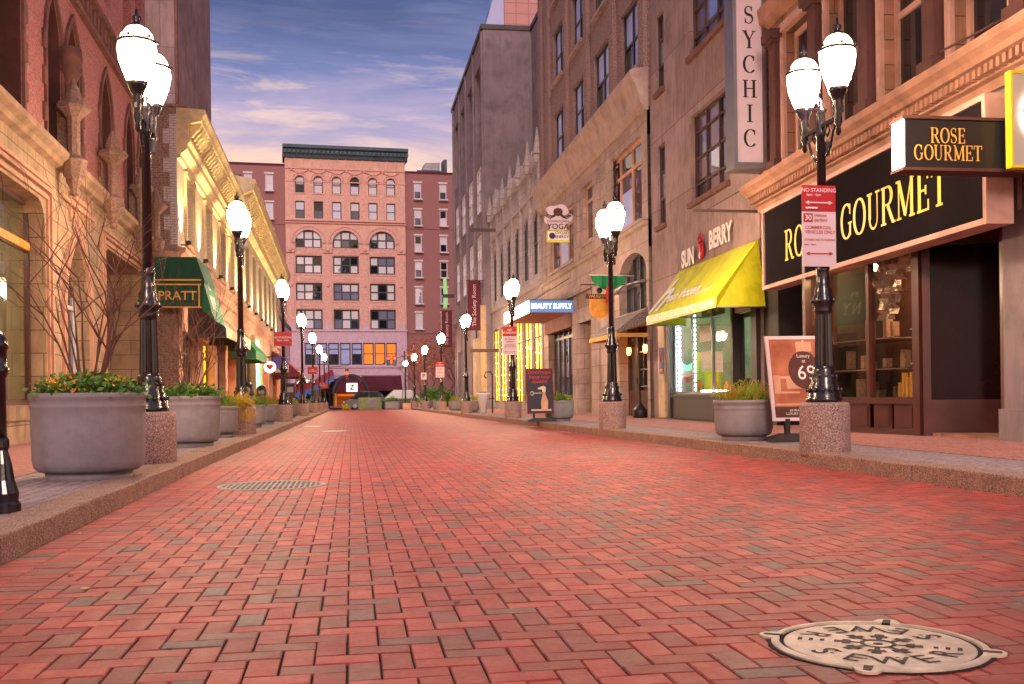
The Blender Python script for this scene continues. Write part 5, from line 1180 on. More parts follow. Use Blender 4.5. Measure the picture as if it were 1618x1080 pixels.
b = F.mb(); wall(b, -7.35, 6.7, -.6, 8.65, band + gr, d=.12, depth=.4); b.box(0, .3, -7.4, 6.75, 8.5, 8.72); b.box(.12, .3, -7.4, 6.75, 4.2, 4.4); b.box(.12, .26, -7.4, 6.75, 3.3, 3.42)
for s_ in (-6.85, -2.55, 1.75, 6.1): b.box(0, .2, s_ - .42, s_ + .42, 8.72, 9.4)
b.build('limestone_base', 'lilacE', EB)
for i, o_ in enumerate(band): window(EB, F, *o_, 1, 2, -.1, 'darkframe', None, .13, panes=['warm', 'warm'] if i in (5, 6, 7) else ['gbluesky', 'gbluesky'] if i % 2 else ['gdim', 'gbluesky'], zfr=[.72] if i < 5 else None)
for o_ in gr: window(EB, F, *o_, 2, 1, -.1, 'blackframe', 'gdark', .08)
# wings
lw = [(a, a + .9, z, z + 1.95) for a in (-9.6, -12.0, -14.5) for z in (24.95, 21.65, 18.45, 15.1, 11.9, 8.9)]
WL = F.thing('red_brick_wing', 'plain red brick block with small sash windows, left of the ornate terracotta front', 'building', -12, -.5)
b = F.mb(); wall(b, -22, -7.36, -.6, 27.9, lw, d=-.5, depth=.25); b.box(-10, -.85, -22, -7.37, -.5, 27.8); b.box(-.5, -.4, -22, -7.36, 21.05, 21.2); b.build('wall', 'brickE', WL)
b = F.mb(); b.box(-10, -.42, -22, -7.37, 27.9, 28.15); b.build('coping', 'maroon', WL)
for o_ in lw: window(WL, F, *o_, 1, 2, -.62, 'whitetrim', None, .11, panes=pn(2, .8), sill='whitetrim')
b = F.mb(); [(b.mark(), b.box(-.5, -.4, o_[0] - .1, o_[1] + .1, o_[3], o_[3] + .2)) for o_ in lw]; b.each('lintel', 'whitetrim', WL)
rw = [(a, a + .9, z, z + 1.95) for a in (7.85, 10.95, 14.0) for z in (24.5, 21.3, 18.15, 15.05, 11.9, 8.85)]
WR = F.thing('red_brick_wing', 'plain red brick block with small sash windows, right of the ornate terracotta front', 'building', 10, -.5)
b = F.mb(); wall(b, 6.71, 24, -.6, 27.6, rw, d=-.5, depth=.25); b.box(-10, -.85, 6.72, 24, -.5, 27.5); b.box(-.5, -.4, 6.71, 24, 20.9, 21.05); b.box(-.5, -.35, 6.71, 24, 8.3, 8.55); b.build('wall', 'brickE', WR)
b = F.mb(); b.box(-10, -.42, 6.72, 24, 27.6, 27.85); b.build('coping', 'maroon', WR)
for o_ in rw: window(WR, F, *o_, 1, 2, -.62, 'whitetrim', None, .11, panes=pn(2, .6), sill='whitetrim')
b = F.mb(); [(b.mark(), b.box(-.5, -.4, o_[0] - .1, o_[1] + .1, o_[3], o_[3] + .2)) for o_ in rw]; b.each('lintel', 'whitetrim', WR)
RT = F.thing('rooftop_cooling_unit', 'pale grey rooftop cooling unit on stilts above the right brick wing', 'rooftop unit', 10.6, 27.9)
b = F.mb(); b.prism([(9.3, 28.6), (9.7, 29.5), (11.5, 29.6), (11.5, 28.6)], -5, -3, 0); b.build('housing', 'steel', RT)
b = F.mb(); b.box(-4.9, -3.1, 8.7, 12.4, 28.4, 28.6)
for s_ in (9.3, 10.4, 11.4): b.box(-3.2, -3.1, s_, s_ + .12, 27.6, 28.5)
b.tube([(-3.1, 9.3, 27.7), (-3.1, 10.4, 28.5)], .06); b.tube([(-3.1, 10.4, 27.7), (-3.1, 11.4, 28.5)], .06); b.box(-5, -3, 12.0, 12.4, 28.6, 30.0); b.build('steel_stand', 'tealE', RT)
# awnings and entrance of the end building
MA = F.thing('maroon_awning', 'plain maroon awning over the ground floor windows right of the arched entrance', 'awning', 3.8, 1.6)
b = F.mb(); aw(b, 1.2, 5.9, 3.2, 1.75, 1.2, 1.45, 8, dtop=.32); b.build('canvas', 'maroon', MA, fix=False)
EN = F.thing('arched_entrance_canopy', 'dark barrel-vaulted entrance canopy with a lit square sign in its arch', 'canopy', -.2, 2)
b = F.mb(); pts = arcpts(-2.5, 1.7, 1.2, 2.2, n=16)
for (s0, q0), (s1, q1) in zip(pts, pts[1:]): b.face([(.3, s0, q0), (.3, s1, q1), (4.2, s1, q1), (4.2, s0, q0)])
archring(b, -2.2, 1.4, 1.2, 1.9, .3, 4.1, 4.25); b.build('vault', 'navy', EN, fix=False)
b = F.mb(); b.prism(arcpts(-2.15, 1.35, 1.25, 1.8, n=14), 4.0, 4.08, 0); b.build('tympanum', 'maroon', EN)
b = F.mb(); b.box(4.1, 4.2, -.9, .35, 1.35, 2.35); b.build('lit_sign', EM('dim_lit_sign', 'ffffff', .9), EN)
b = F.mb(); addtxt(b, txt('Z', .8, bold=.04), lambda x, y: (4.21, -.27 + x, 1.85 + y)); b.build('sign_mark', 'char', EN, fix=False)
b = F.mb(); b.box(3.9, 4.1, -2.2, -2.0, -.5, 1.2); b.box(3.9, 4.1, 1.2, 1.4, -.5, 1.2); b.box(.5, .6, -2.1, 1.3, -.4, 1.2); b.build('entrance_screen', 'orange', EN)
b = F.mb(); b.box(.7, .8, -1.6, .9, .9, 1.1); b.build('entrance_light', 'warm', EN)
TC = F.thing('striped_tent_awning', 'red and blue sagging tent-like awning beside the arched entrance', 'awning', -4, 2)
b = F.mb(); n = 10
for i in range(n):
    u0, u1 = i/n, (i+1)/n; top = lambda u: 1.3 + 2.0 * u ** 1.5; S_ = lambda u: -6.6 + 4.4 * u
    b.mat(0); b.face([(.4, S_(u0), top(u0) + .9), (.4, S_(u1), top(u1) + .7), (3.2, S_(u1), top(u1)), (3.2, S_(u0), top(u0))]); b.mat(1); b.face([(3.2, S_(u0), top(u0)), (3.2, S_(u1), top(u1)), (3.25, S_(u1), top(u1) - .75), (3.25, S_(u0), top(u0) - .4)])
b.build('canvas', ['red', 'blue'], TC, fix=False)
b = F.mb(); [b.box(3.1, 3.2, s_, s_ + .1, -.5, 1.6) for s_ in (-6.5, -4.4, -2.4)]; b.build('post', 'blackframe', TC)

# ================================================================== LEFT SHOP AWNINGS AND SIGNS
PA = thing('shop_canopy', 'dark green canopy lettered Pratt in a gold border, first awning on the left', 'awning', (-4.9, 31.5, 3.4))
b = MB(); b.face([(-5.5, 31, 4.88), (-4.35, 31, 4.88), (-4.12, 31, 4.2), (-4.2, 31, 3.42), (-5.5, 31, 3.42)])
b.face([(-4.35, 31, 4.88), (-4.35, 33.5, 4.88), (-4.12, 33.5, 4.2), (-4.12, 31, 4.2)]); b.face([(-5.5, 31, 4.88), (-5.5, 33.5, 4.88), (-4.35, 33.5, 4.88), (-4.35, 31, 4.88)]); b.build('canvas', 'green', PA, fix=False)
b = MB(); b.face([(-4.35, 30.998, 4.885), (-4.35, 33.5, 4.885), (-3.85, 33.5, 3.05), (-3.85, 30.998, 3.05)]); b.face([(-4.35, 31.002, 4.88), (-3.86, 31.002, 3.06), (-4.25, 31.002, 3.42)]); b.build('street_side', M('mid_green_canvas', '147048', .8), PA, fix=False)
b = MB(); g_ = .03
for x0, x1, z0, z1 in ((-5.5, -4.22, 4.2, 4.24), (-5.5, -4.22, 4.07, 4.11), (-5.5, -4.22, 3.42, 3.46), (-4.3, -4.26, 3.46, 4.07), (-5.5, -5.46, 3.46, 4.07)): b.box(x0, x1, 30.96, 30.995, z0, z1)
b.build('gold_border', 'gold', PA)
b = MB(); addtxt(b, txt('PRATT', .36, bold=.015), lambda x, y: (-4.88 + x, 30.975, 3.76 + y)); b.build('lettering', 'gold', PA, fix=False)
b = MB(); addtxt(b, txt('N Y', .6, bold=.02), lambda x, y: (-3.98 - .27*y, 31.9 + x, 3.6 + y)); addtxt(b, txt('M', .6, bold=.02), lambda x, y: (-4.14 - .27*y, 31.9 + x, 4.2 + y)); b.build('side_lettering', 'white', PA, fix=False)
def side_awning(name, label, y0, y1, xw, d, zt, zf, zv, mc, endc, text_=None, tcol='white', tsize=.3):
    o = thing(name, label, 'awning', (xw, (y0 + y1) / 2, zv), 0); b = MB()
    b.face([(xw, y0, zt), (xw, y1, zt), (xw + d, y1, zf), (xw + d, y0, zf)]); b.face([(xw + d, y0, zf), (xw + d, y1, zf), (xw + d + .01, y1, zv), (xw + d + .01, y0, zv)]); b.build('canvas', mc, o, fix=False)
    b = MB(); b.mark(); b.face([(xw, y0 - .002, zt), (xw + d, y0 - .002, zf), (xw + d, y0 - .002, zv), (xw, y0 - .002, zv)]); b.mark(); b.face([(xw, y1, zt), (xw + d, y1, zf), (xw + d, y1, zv), (xw, y1, zv)]); b.each('end_panel', endc, o, fix=False)
    b = MB(); b.tube([(xw, y0, zv), (xw + d, y0, zv), (xw + d, y1, zv), (xw, y1, zv)], .015); b.build('awning_frame', 'blackframe', o)
    if text_:
        b = MB(); z_ = (zv + zf) / 2 if '\n' not in text_ else zv + .42
        addtxt(b, txt(text_, tsize, bold=.02), lambda x, y: (xw + d * .48 + x, y0 - .006, zv + tsize * .7 + y)); b.build('lettering', tcol, o, fix=False)
    return o
side_awning('shop_awning', 'beige and dark sloping awning just past the green Pratt canopy', 34.2, 39.2, -5.1, 1.2, 4.25, 3.05, 2.75, 'creamB', 'char')
side_awning('shop_awning', 'dark green awning with a white round emblem and cream slope, beyond the beige awning', 41.6, 46, -5.2, .95, 4.1, 3.3, 2.85, 'creamB', 'green', 'PIZZA CO', tsize=.17)
o = bpy.context.scene.objects
b = MB(); b.tube([(-4.85 + .16*math.cos(rad(a)), 41.57, 3.5 + .16*math.sin(rad(a))) for a in range(0, 330, 30)], .03, 5); b.prism([(-5.12, 3.35), (-5.03, 3.35), (-4.94, 3.62), (-5.0, 3.66)], 41.56, 41.59, 1)
b.build('emblem', 'white', [c for c in COL.objects if c.get('category') == 'awning' and c.name.startswith('shop_awning')][-1])
side_awning('shop_awning', 'bright green awning with a dark valance, beyond the round-emblem awning', 48, 54, -5.3, 1.1, 4.1, 2.95, 2.55, 'green2', 'green')
side_awning('shop_awning', 'orange-red sloping awning at the far end of the left shops', 78, 86, -5.6, 1.9, 4.2, 2.6, 2.3, 'red', 'maroon')
TD = thing('teal_lit_door_surround', 'tall teal-lit shop doorway frame beyond the green awnings on the left', 'door surround', (-5.3, 60, 0)); b = MB()
b.box(-5.45, -5.35, 59.5, 63.5, -.1, 4.2); b.build('glowing_panel', 'teallit', TD); b = MB(); b.box(-5.5, -5.2, 59.2, 59.5, -.1, 4.3); b.box(-5.5, -5.2, 63.5, 63.8, -.1, 4.3); b.box(-5.5, -5.2, 59.5, 63.5, 4.2, 4.3); b.build('surround', 'creamB', TD)
HS = thing('round_heart_sign', 'round white hanging sign with a red heart on the left', 'sign', (-4.1, 55, 2.2))
x, z = -4.12, 2.38; b = MB(); b.prism([(x + .31*math.cos(a/24*6.283), z + .31*math.sin(a/24*6.283)) for a in range(24)], 54.96, 55.04, 1); b.build('disc', EM('lit_white_disc', 'fff0f0', .9, 'f0e8e8'), HS)
b = MB(); pts = []
for i in range(24):
    t_ = i/24*6.283; pts.append((x + .0105*16*math.sin(t_)**3, z + .02 + .0105*(13*math.cos(t_) - 5*math.cos(2*t_) - 2*math.cos(3*t_) - math.cos(4*t_))))
b.prism(pts, 54.93, 54.955, 1); b.build('heart', 'red', HS)
b = MB(); b.tube([(x, 55, z + .3), (x, 55, z + .5), (-5.3, 55, z + .5)], .02); b.build('arm', 'blackframe', HS)
SS = thing('shop_sign_board', 'small white and red shop sign board, beyond the heart sign on the left', 'sign', (-4.2, 70, 2)); b = MB(); b.box(-4.9, -4.05, 69.9, 70, 2.45, 2.95); b.build('upper_board', 'pinkwhite', SS); b = MB(); b.box(-4.9, -4.05, 69.9, 70, 2.0, 2.4); b.build('lower_board', 'maroon', SS)
b = MB(); b.box(-5.6, -4.05, 69.93, 69.97, 2.4, 2.45); b.build('arm', 'blackframe', SS); b = MB(); addtxt(b, txt('THE SHOP', .17, bold=.02), lambda x, y: (-4.47 + x, 69.89, 2.7 + y)); b.build('lettering', 'navy', SS, fix=False)
BP = thing('blue_banner', 'small blue and purple hanging banner behind the third left lamp', 'banner', (-3.9, 60, 2.6)); b = MB(); b.box(-4.3, -3.5, 59.97, 60, 2.45, 3.1); b.build('cloth', 'purple', BP); b = MB(); b.tube([(-5.3, 60, 3.12), (-3.4, 60, 3.12)], .02); b.build('arm', 'blackframe', BP)
# banners on the concrete building
for (x0, y, z0, z1, lab) in ((7.5, 66.95, 5.0, 8.2, 'maroon vertical banner with white script, nearer of the two on the concrete building'), (7.45, 86, 4.8, 7.8, 'maroon vertical banner with white script, farther of the two on the concrete building')):
    BN = thing('vertical_banner', lab, 'banner', (x0 + .4, y, z0), 0, 'maroon banners on the concrete building'); b = MB(); b.box(x0, x0 + .85, y, y + .03, z0, z1); b.build('cloth', 'maroon', BN)
    b = MB(); b.tube([(x0 - .1, y + .015, z0), (8.7, y + .015, z0)], .025); b.tube([(x0 - .1, y + .015, z1), (8.7, y + .015, z1)], .025); b.build('rods', 'blackframe', BN)
    b = MB(); addtxt(b, txt('The Society Room', .36, bold=.0), lambda u, v: (x0 + .42 - v, y - .006, (z0 + z1) / 2 + u)); b.build('lettering', 'pinkwhite', BN, fix=False)
GS = thing('green_vertical_sign', 'narrow green and white vertical sign high on the far concrete corner', 'sign', (7.9, 87.5, 8.3)); b = MB(); b.box(7.75, 8.05, 87.4, 87.5, 9.3, 10.6); b.box(7.75, 8.05, 87.4, 87.5, 8.1, 9.0); b.build('panel', EM('green_lit_panel', '8ad080', .5, '70b070'), GS); b = MB(); b.box(7.7, 8.7, 87.5, 87.55, 9.0, 9.3); b.build('bracket', 'blackframe', GS)
WB = thing('steel_bracket_bar', 'dark steel bar across the corner of the concrete building beside the yellow windows', 'bracket', (8.5, 62, 3)); b = MB(); b.box(7.3, 9.05, 64.0, 64.1, 3.45, 3.65); b.build('bar', 'brownframe', WB)
b = MB(); b.box(7.3, 9.05, 64.0, 64.1, 10.9, 11.1); tag(b.build('steel_bracket_bar', 'brownframe', base=(8.2, 64, 10.9)), 'dark steel bar high beside the gothic windows, at the concrete building corner', 'bracket')
# ================================================================== STREET FURNITURE
BO = thing('bollard', 'glossy black ornamental bollard on the left kerb, cut by the left edge', 'bollard', (-2.12, 6.75, .15)); b = MB(off(-2.12, 6.75, .14))
b.lathe([(.12, 0), (.12, .05), (.105, .07), (.11, .12), (.085, .2), (.07, .3), (.05, .38), (.058, .4), (.058, .44), (.045, .46)], n=28, flute=.1, smooth=False); b.build('base', 'poleb', BO)
b = MB(off(-2.12, 6.75, .14)); b.lathe([(.045, .45), (.043, .82), (.055, .84), (.06, .88), (.05, .9), (.052, .99), (.06, 1.0), (.058, 1.03), (.05, 1.06), (.02, 1.1)], n=24); b.build('post', 'poleb', BO)
def parking_sign(label, x, y, z0, w, hr, hw, face, lines, rz=0):
    s = thing('parking_sign', label, 'sign', (x, y, z0), rz); T = off(x, y, z0, rz)
    b = MB(T); b.box(-w/2, w/2, -.006, .006, 0, hw, .0); b.build('white_plate', 'pinkwhite', s)
    b = MB(T); b.box(-w/2, w/2, -.006, .006, hw + .004, hw + hr); b.build('red_plate', 'red', s)
    b = MB(T); b.box(-w*.15, w*.15, .006, .06, hw*.45, hw*.5); b.box(-w*.15, w*.15, .006, .06, hw + hr*.5, hw + hr*.58); b.build('clamp', 'steel', s)
    for mt, items in lines.items():
        b = MB(T)
        for it in items:
            if it[0] == 't':
                _, tx, sz, cx_, cz, al = it; addtxt(b, txt(tx, sz, al, bold=.018), lambda u, v: (cx_ + u, -.0085, cz + v))
            elif it[0] == 'a':
                _, cz, L = it; b.box(-L, L, -.0095, -.0065, cz - .007, cz + .007)
                for sg in (-1, 1): b.prism([(sg*(L + .035), cz), (sg*(L - .012), cz + .022), (sg*(L - .012), cz - .022)], -.0095, -.0065, 1)
            else: b.box(*it[1:])
        b.build('lettering', mt, s, fix=False)
    return s
w = .4
sgn = parking_sign('large No Standing sign with 30 minute parking text, on the nearest right lamp', 5.1, 10.82, 2.18, w, .29, .6, None, {
    'pinkwhite': [('t', 'NO STANDING', .06, -.0, .835, 'CENTER'), ('t', '6pm - 6am', .04, -.06, .785, 'CENTER'), ('a', .7, .13), ('b', -.2, .2, -.0066, -.006, .6, .601)],
    'red': [('b', -.185, -.075, -.008, -.0062, .485, .58), ('t', 'minute\nparking', .052, -.055, .535, 'LEFT'), ('t', 'COMMERCIAL\nVEHICLES ONLY', .05, -.17, .4, 'LEFT'), ('t', 'OTHERS NO STANDING', .034, -.18, .29, 'LEFT'), ('t', '6am - 6pm', .032, -.18, .24, 'LEFT'), ('a', .14, .13)],
    'white': [('t', '30', .085, -.13, .532, 'CENTER')]}, rad(3))
b = MB(off(5.1, 10.82, 2.18, rad(3)))
for i in range(4): b.ball((-.14 + i*.035, -.012, .635), .011, 6)
b.box(-.16, -.02, -.014, -.008, .635, .65); b.build('tow_truck_symbol', 'white', sgn)
for (x, y, z0, w, hr, hw, lab) in ((5.1, 33.45, 2.1, .48, .32, .6, 'red and white parking sign on the third right lamp, by the lit canopy'), (5.1, 60.4, 1.85, .5, .3, .62, 'red and white parking sign on the fifth right lamp'), ):
    parking_sign(lab, x, y, z0, w, hr, hw, None, {'pinkwhite': [('t', 'NO\nSTANDING', .09, 0, hw + hr*.5, 'CENTER')], 'red': [('t', '30 minute\nparking', .08, 0, hw*.78, 'CENTER'), ('t', 'COMMERCIAL\nVEHICLES ONLY', .055, 0, hw*.48, 'CENTER'), ('a', hw*.16, w*.3)]})
for (x, y, z, w, h, lab, t_) in ((5.1, 74.2, 1.95, .4, .5, 'small white sign on the sixth right lamp', 'P'), ):
    s = thing('white_street_sign', lab, 'sign', (x, y, z)); b = MB(off(x, y, z)); b.box(-w/2, w/2, -.01, .01, 0, h); b.build('plate', 'pinkwhite', s); b = MB(off(x, y, z)); addtxt(b, txt(t_, .36, bold=.02), lambda u, v: (u, -.014, .25 + v)); b.box(-.01, .01, .01, .08, .2, .25); b.build('lettering', 'char', s, fix=False)
for (y, z, w, h, lab, tx) in ((33.85, 2.45, .55, .45, 'red rectangular parking sign on the third left lamp', 'NO STANDING\n6pm - 6am'), (59.6, 2.1, .55, .42, 'small red sign on the fifth left lamp', 'NO\nSTANDING'), (85.4, 1.5, .6, .45, 'tiny red sign on the farthest left lamp', 'NO\nPARKING')):
    s = thing('red_street_sign', lab, 'sign', (-2.12, y, z)); T = off(-2.12, y, z); b = MB(T); b.box(-w/2, w/2, -.01, .01, 0, h); b.box(-.02, .02, .01, .08, h*.4, h*.5); b.build('plate', 'red', s); b = MB(T); addtxt(b, txt(tx, .085, bold=.02), lambda u, v: (u, -.014, h*.5 + v)); b.build('lettering', 'pinkwhite', s, fix=False)
# sign boards
def board(name, label, x, y, rz, w, h, z0, tilt, frame_m):
    s = thing(name, label, 'sign board', (x, y, zs(y)), rz); T0_ = off(x, y, zs(y), rz); T = lambda a, b_, c: T0_(a + tilt * (c - z0), b_, c)
    b = MB(T); f = .045
    b.box(-w/2, w/2, -.02, .02, z0, z0 + f); b.box(-w/2, w/2, -.02, .02, z0 + h - f, z0 + h); b.box(-w/2, -w/2 + f, -.0195, .0195, z0 + f, z0 + h - f); b.box(w/2 - f, w/2, -.0195, .0195, z0 + f, z0 + h - f); b.build('frame', frame_m, s)
    b = MB(T0_); b.prism([(-w*.6, 0), (-w*.52, .05), (-w*.3, .1), (w*.3, .1), (w*.52, .05), (w*.6, 0)], -.22, .22, 1); b.build('weighted_base', 'char', s)
    b = MB(T0_); b.box(-w*.3, -w*.22, -.03, .03, .095, z0 + .03); b.box(w*.22, w*.3, -.03, .03, .095, z0 + .03); b.build('leg', 'black', s)
    return s, T
s, T0b = board('sidewalk_sign_board', 'leaning framed board with an orange interior picture and the number 69 on a brown oval', 6.0, 13.3, rad(-4), .82, 1.14, .27, -.09, 'pinkwhite')
T = lambda x, y, z: T0b(x * .86, y, .27 + (z - .27) * .9)
m['pic'] = M('orange_room_print', '9c4a2e', .5, var=.35, vs=2.2, col2='c07a58', bump=0)
b = MB(T); b.box(-.43, .43, -.012, .0, .32, 1.49); b.build('print', 'pic', s)
b = MB(T)
for i, (x0, x1, z0, z1) in enumerate(((-.4, .1, .9, .94), (-.4, .0, .68, .71), (-.4, -.3, .7, .95), (.1, .14, 1.1, 1.47), (-.1, .4, 1.2, 1.23), (.25, .4, .7, 1.0), (-.4, .42, .5, .53), (-.2, .1, .75, .9), (.0, .25, 1.3, 1.45))): b.box(x0, x1, -.0135 - i*.0004, -.0121, z0, z1)
b.build('print_detail', 'tanB', s)
b = MB(T); b.box(-.43, .43, -.02, -.0165, .32, .48); b.build('caption_strip', 'brownR', s)
b = MB(T); b.prism([(.1 + .25*math.cos(a/28*6.283), 1.03 + .28*math.sin(a/28*6.283)) for a in range(28)], -.024, -.013, 1); b.build('oval_badge', 'brownR', s)
b = MB(T); addtxt(b, txt('69', .3), lambda u, v: (.13 + u, -.0255, .98 + v)); addtxt(b, txt('Luxury\nat', .075), lambda u, v: (.1 + u, -.0255, 1.2 + v)); addtxt(b, txt('69 PRATT STREET\nLUXURY APARTMENTS', .05), lambda u, v: (u, -.0215, .4 + v)); b.build('lettering', 'white', s, fix=False)
s, T = board('sidewalk_sign_board', 'maroon framed board with red writing and a bottle picture on navy', 5.02, 27.6, rad(2), .72, 1.2, .22, -.02, 'maroon')
b = MB(T); b.box(-.32, .32, -.012, 0, .26, 1.38); b.build('panel', 'navy', s)
b = MB(T); addtxt(b, txt("Don't forget\nhappy hour\nspecials!", .125, bold=.03), lambda u, v: (u, -.014, 1.2 + v)); b.build('red_lettering', 'red', s, fix=False)
b = MB(T); b.prism([(.03, .3), (.2, .3), (.21, .55), (.17, .66), (.14, .72), (.14, .8), (.07, .8), (.07, .72), (.05, .66), (.02, .55)], -.018, -.0125, 1); b.build('bottle_picture', 'tanB', s)
b = MB(T); b.prism([(.06, .8), (.15, .8), (.16, .92), (.1, .96), (-.06, .9), (-.06, .87), (.06, .86)], -.019, -.0125, 1); b.box(-.25, .3, -.016, -.0125, .29, .33); b.tube([(-.22 + .04*math.cos(rad(a)), -.016, .76 + .05*math.sin(rad(a))) for a in range(0, 361, 40)], .012, 5); addtxt(b, txt('MARTINI', .05, bold=.02), lambda u, v: (-.06 + u, -.0145, .76 + v)); b.build('picture_detail', 'creamB', s, fix=False)
# ash receptacles, bins
def ashtray(name, label, x, y, mt):
    b = MB(off(x, y, zs(y))); b.lathe([(.2, 0), (.215, .03), (.215, .22), (.2, .26), (.13, .34), (.05, .42), (.035, .5), (.03, .95), (.05, .98), (.05, 1.02), (.02, 1.05)], n=20); return tag(b.build(name, mt, base=(x, y, zs(y))), label, 'ash receptacle')
ashtray('ash_receptacle', 'black bottle-shaped ash receptacle by the pub door', 8.55, 30.35, 'black')
WA = thing('white_cone_receptacle', 'white tapered receptacle on the right kerb before the lit pale wall', 'receptacle', (5.6, 44.5, zs(44.5))); b = MB(off(5.6, 44.5, zs(44.5))); b.lathe([(.13, 0), (.26, .8), (.3, .84), (.3, .9)], n=20); b.build('body', 'white', WA); b = MB(off(5.6, 44.5, zs(44.5))); b.lathe([(.2, .9), (.1, .95)], n=16); b.build('lid', 'char', WA)
PO = thing('curled_iron_post', 'thin dark post with a curled arm standing before the lit pale wall', 'post', (6.2, 46, zs(46))); b = MB(off(6.2, 46, zs(46))); b.tube([(0, 0, 0), (0, 0, 1.75)], .03); b.build('post', 'black', PO); b = MB(off(6.2, 46, zs(46))); b.tube([(0, 0, 1.7), (-.08, 0, 1.84), (-.28, 0, 1.84), (-.36, 0, 1.66), (-.26, 0, 1.55)], .035, 7); b.box(-.5, .08, -.02, .02, .62, .67); b.build('curled_arm', 'black', PO)
def bin_(label, x, y, w=.42, h=1.25):
    s = thing('litter_bin', label, 'litter bin', (x, y, zs(y)), 0, 'domed black bins on the left sidewalk'); b = MB(off(x, y, zs(y))); b.lathe([(w*.42, 0), (w*.45, .05), (w*.5, .1), (w*.5, h*.62)], n=20); b.build('body', 'black', s)
    b = MB(off(x, y, zs(y))); b.lathe([(w*.54, h*.62), (w*.54, h*.68), (w*.5, h*.7), (w*.48, h*.84), (w*.4, h*.93), (w*.2, h*.985), (.02, h)], n=20); b.build('domed_lid', 'black', s); b = MB(off(x, y, zs(y))); b.box(-w*.25, w*.25, -w*.53, -w*.44, h*.72, h*.82); b.build('opening', 'steel', s)
bin_('domed black litter bin, nearer of the two behind the left planters', -4.25, 44.5, .55, 1.5); bin_('domed black litter bin, farther of the two behind the left planters', -4.3, 52, .55, 1.45)
KI = thing('parking_pay_station', 'dark pay station on a short post at the left kerb between planters', 'pay station', (-2.08, 36.3, zs(36))); T = off(-2.08, 36.3, zs(36)); b = MB(T); b.box(-.1, .1, -.08, .08, 0, .75, .02); b.build('post', 'brownframe', KI); b = MB(T); b.box(-.2, .2, -.15, .15, .75, 1.2, .03); b.box(-.22, .22, -.17, .17, 1.2, 1.26, .03); b.build('head', 'char', KI); b = MB(T); b.box(-.13, .13, -.165, -.15, .95, 1.12); b.build('display', 'steel', KI)
# ================================================================== FAR END
def car(name, label, x, y, rz, mt, L=4.5, W=1.8, Hh=1.45):
    s = thing(name, label, 'car', (x, y, zg(y)), rz); T = off(x, y, zg(y), rz); b = MB(T)
    pr = [(-L/2, .35), (-L/2 + .05, .75), (-L/2 + .5, .88), (-1.1, .95), (1.35, .95), (L/2 - .1, .85), (L/2, .6), (L/2, .32), (1.75, .25), (-1.75, .25)]
    b.prism(pr, -W/2, W/2, 1); b.build('body', mt, s)
    b = MB(T); b.face([(-1.75, -W*.44, .95), (-.9, -W*.38, Hh), (.75, -W*.38, Hh), (1.5, -W*.44, .95)]); b.face([(-1.75, W*.44, .95), (-.9, W*.38, Hh), (.75, W*.38, Hh), (1.5, W*.44, .95)]); b.face([(-1.75, -W*.44, .95), (-1.75, W*.44, .95), (-.9, W*.38, Hh), (-.9, -W*.38, Hh)]); b.face([(1.5, -W*.44, .95), (1.5, W*.44, .95), (.75, W*.38, Hh), (.75, -W*.38, Hh)]); b.build('windows', M('car_glass', '14171a', .15, var=.1, bump=0, spec=.4), s)
    b = MB(T); b.box(-.95, .8, -W*.39, W*.39, Hh, Hh + .04)
    for sg in (-1, 1):
        for x0, x1, z0, z1 in ((-1.75, -.9, .95, Hh), (-.1, -.05, .95, Hh), (1.5, .75, .95, Hh)): b.tube([(x0, sg*W*.44, z0), (x1, sg*W*.385, z1)], .035, 4)
    b.build('roof', mt, s)
    for xx in (-1.35, 1.35):
        for sg in (-1, 1):
            b = MB(lambda a, c, d, xx=xx, sg=sg: T(xx + a, sg*(W/2 - .12) + d, .32 + c)); b.lathe([(.32, -.1), (.33, 0), (.32, .12)], n=18); b.mat(1); b.lathe([(.19, -.125), (.19, .125)], n=12); b.build('wheel', ['tyre', 'steel'], s)
    for sg in (-1, 1):
        b = MB(T); b.box(-L/2 - .02, -L/2 + .06, sg*.6 - .18, sg*.6 + .18, .6, .75); b.build('headlight', 'white', s)
    return s
car('parked_car', 'silver car crossing the far end of the street', 1.6, 96.5, rad(4), 'silver', 4.6, 1.8, 1.6); car('parked_car', 'dark car at the far right end of the street, before the maroon awning', 4.6, 93.2, rad(-3), 'darkcar', 4.9, 1.9, 1.7)
SBk = thing('mossy_stone_block', 'mossy concrete block with a grey notice plate at the far end of the street', 'barrier block', (1.6, 88, zg(88)))
b = MB(); b.box(.55, 2.5, 87.5, 88.4, zg(88) - .1, zg(88) + 1.05, .05); b.build('block', M('mossy_concrete', '6c7a58', .9, var=.3), SBk)
b = MB(); b.box(1.35, 2.1, 87.46, 87.5, zg(88) + .25, zg(88) + .92); b.build('notice_plate', 'silver', SBk); b = MB(); addtxt(b, txt('WELCOME\nTO\nPRATT ST', .15, bold=.01), lambda u, v: (1.72 + u, 87.455, zg(88) + .6 + v)); b.build('lettering', 'char', SBk, fix=False)
SB2 = thing('planter_box', 'grey square planter box beside the mossy block', 'planter box', (3.3, 88.3, zg(88))); b = MB(); b.box(2.75, 4.0, 87.9, 88.7, zg(88) - .1, zg(88) + .7, .03); b.build('box', 'silver', SB2); b = MB(); b.box(2.85, 3.9, 87.89, 88.6, zg(88) + .15, zg(88) + .6); b.build('front_panel', 'planter', SB2)
foliage('potted_plant', 'dark green low plants in the grey square box at the far end', 'plant', 3.3, 88.3, zg(88) + .7, .6, .5, 300, .12, ['leaf', 'leafy'], [3, 1], seed=91)
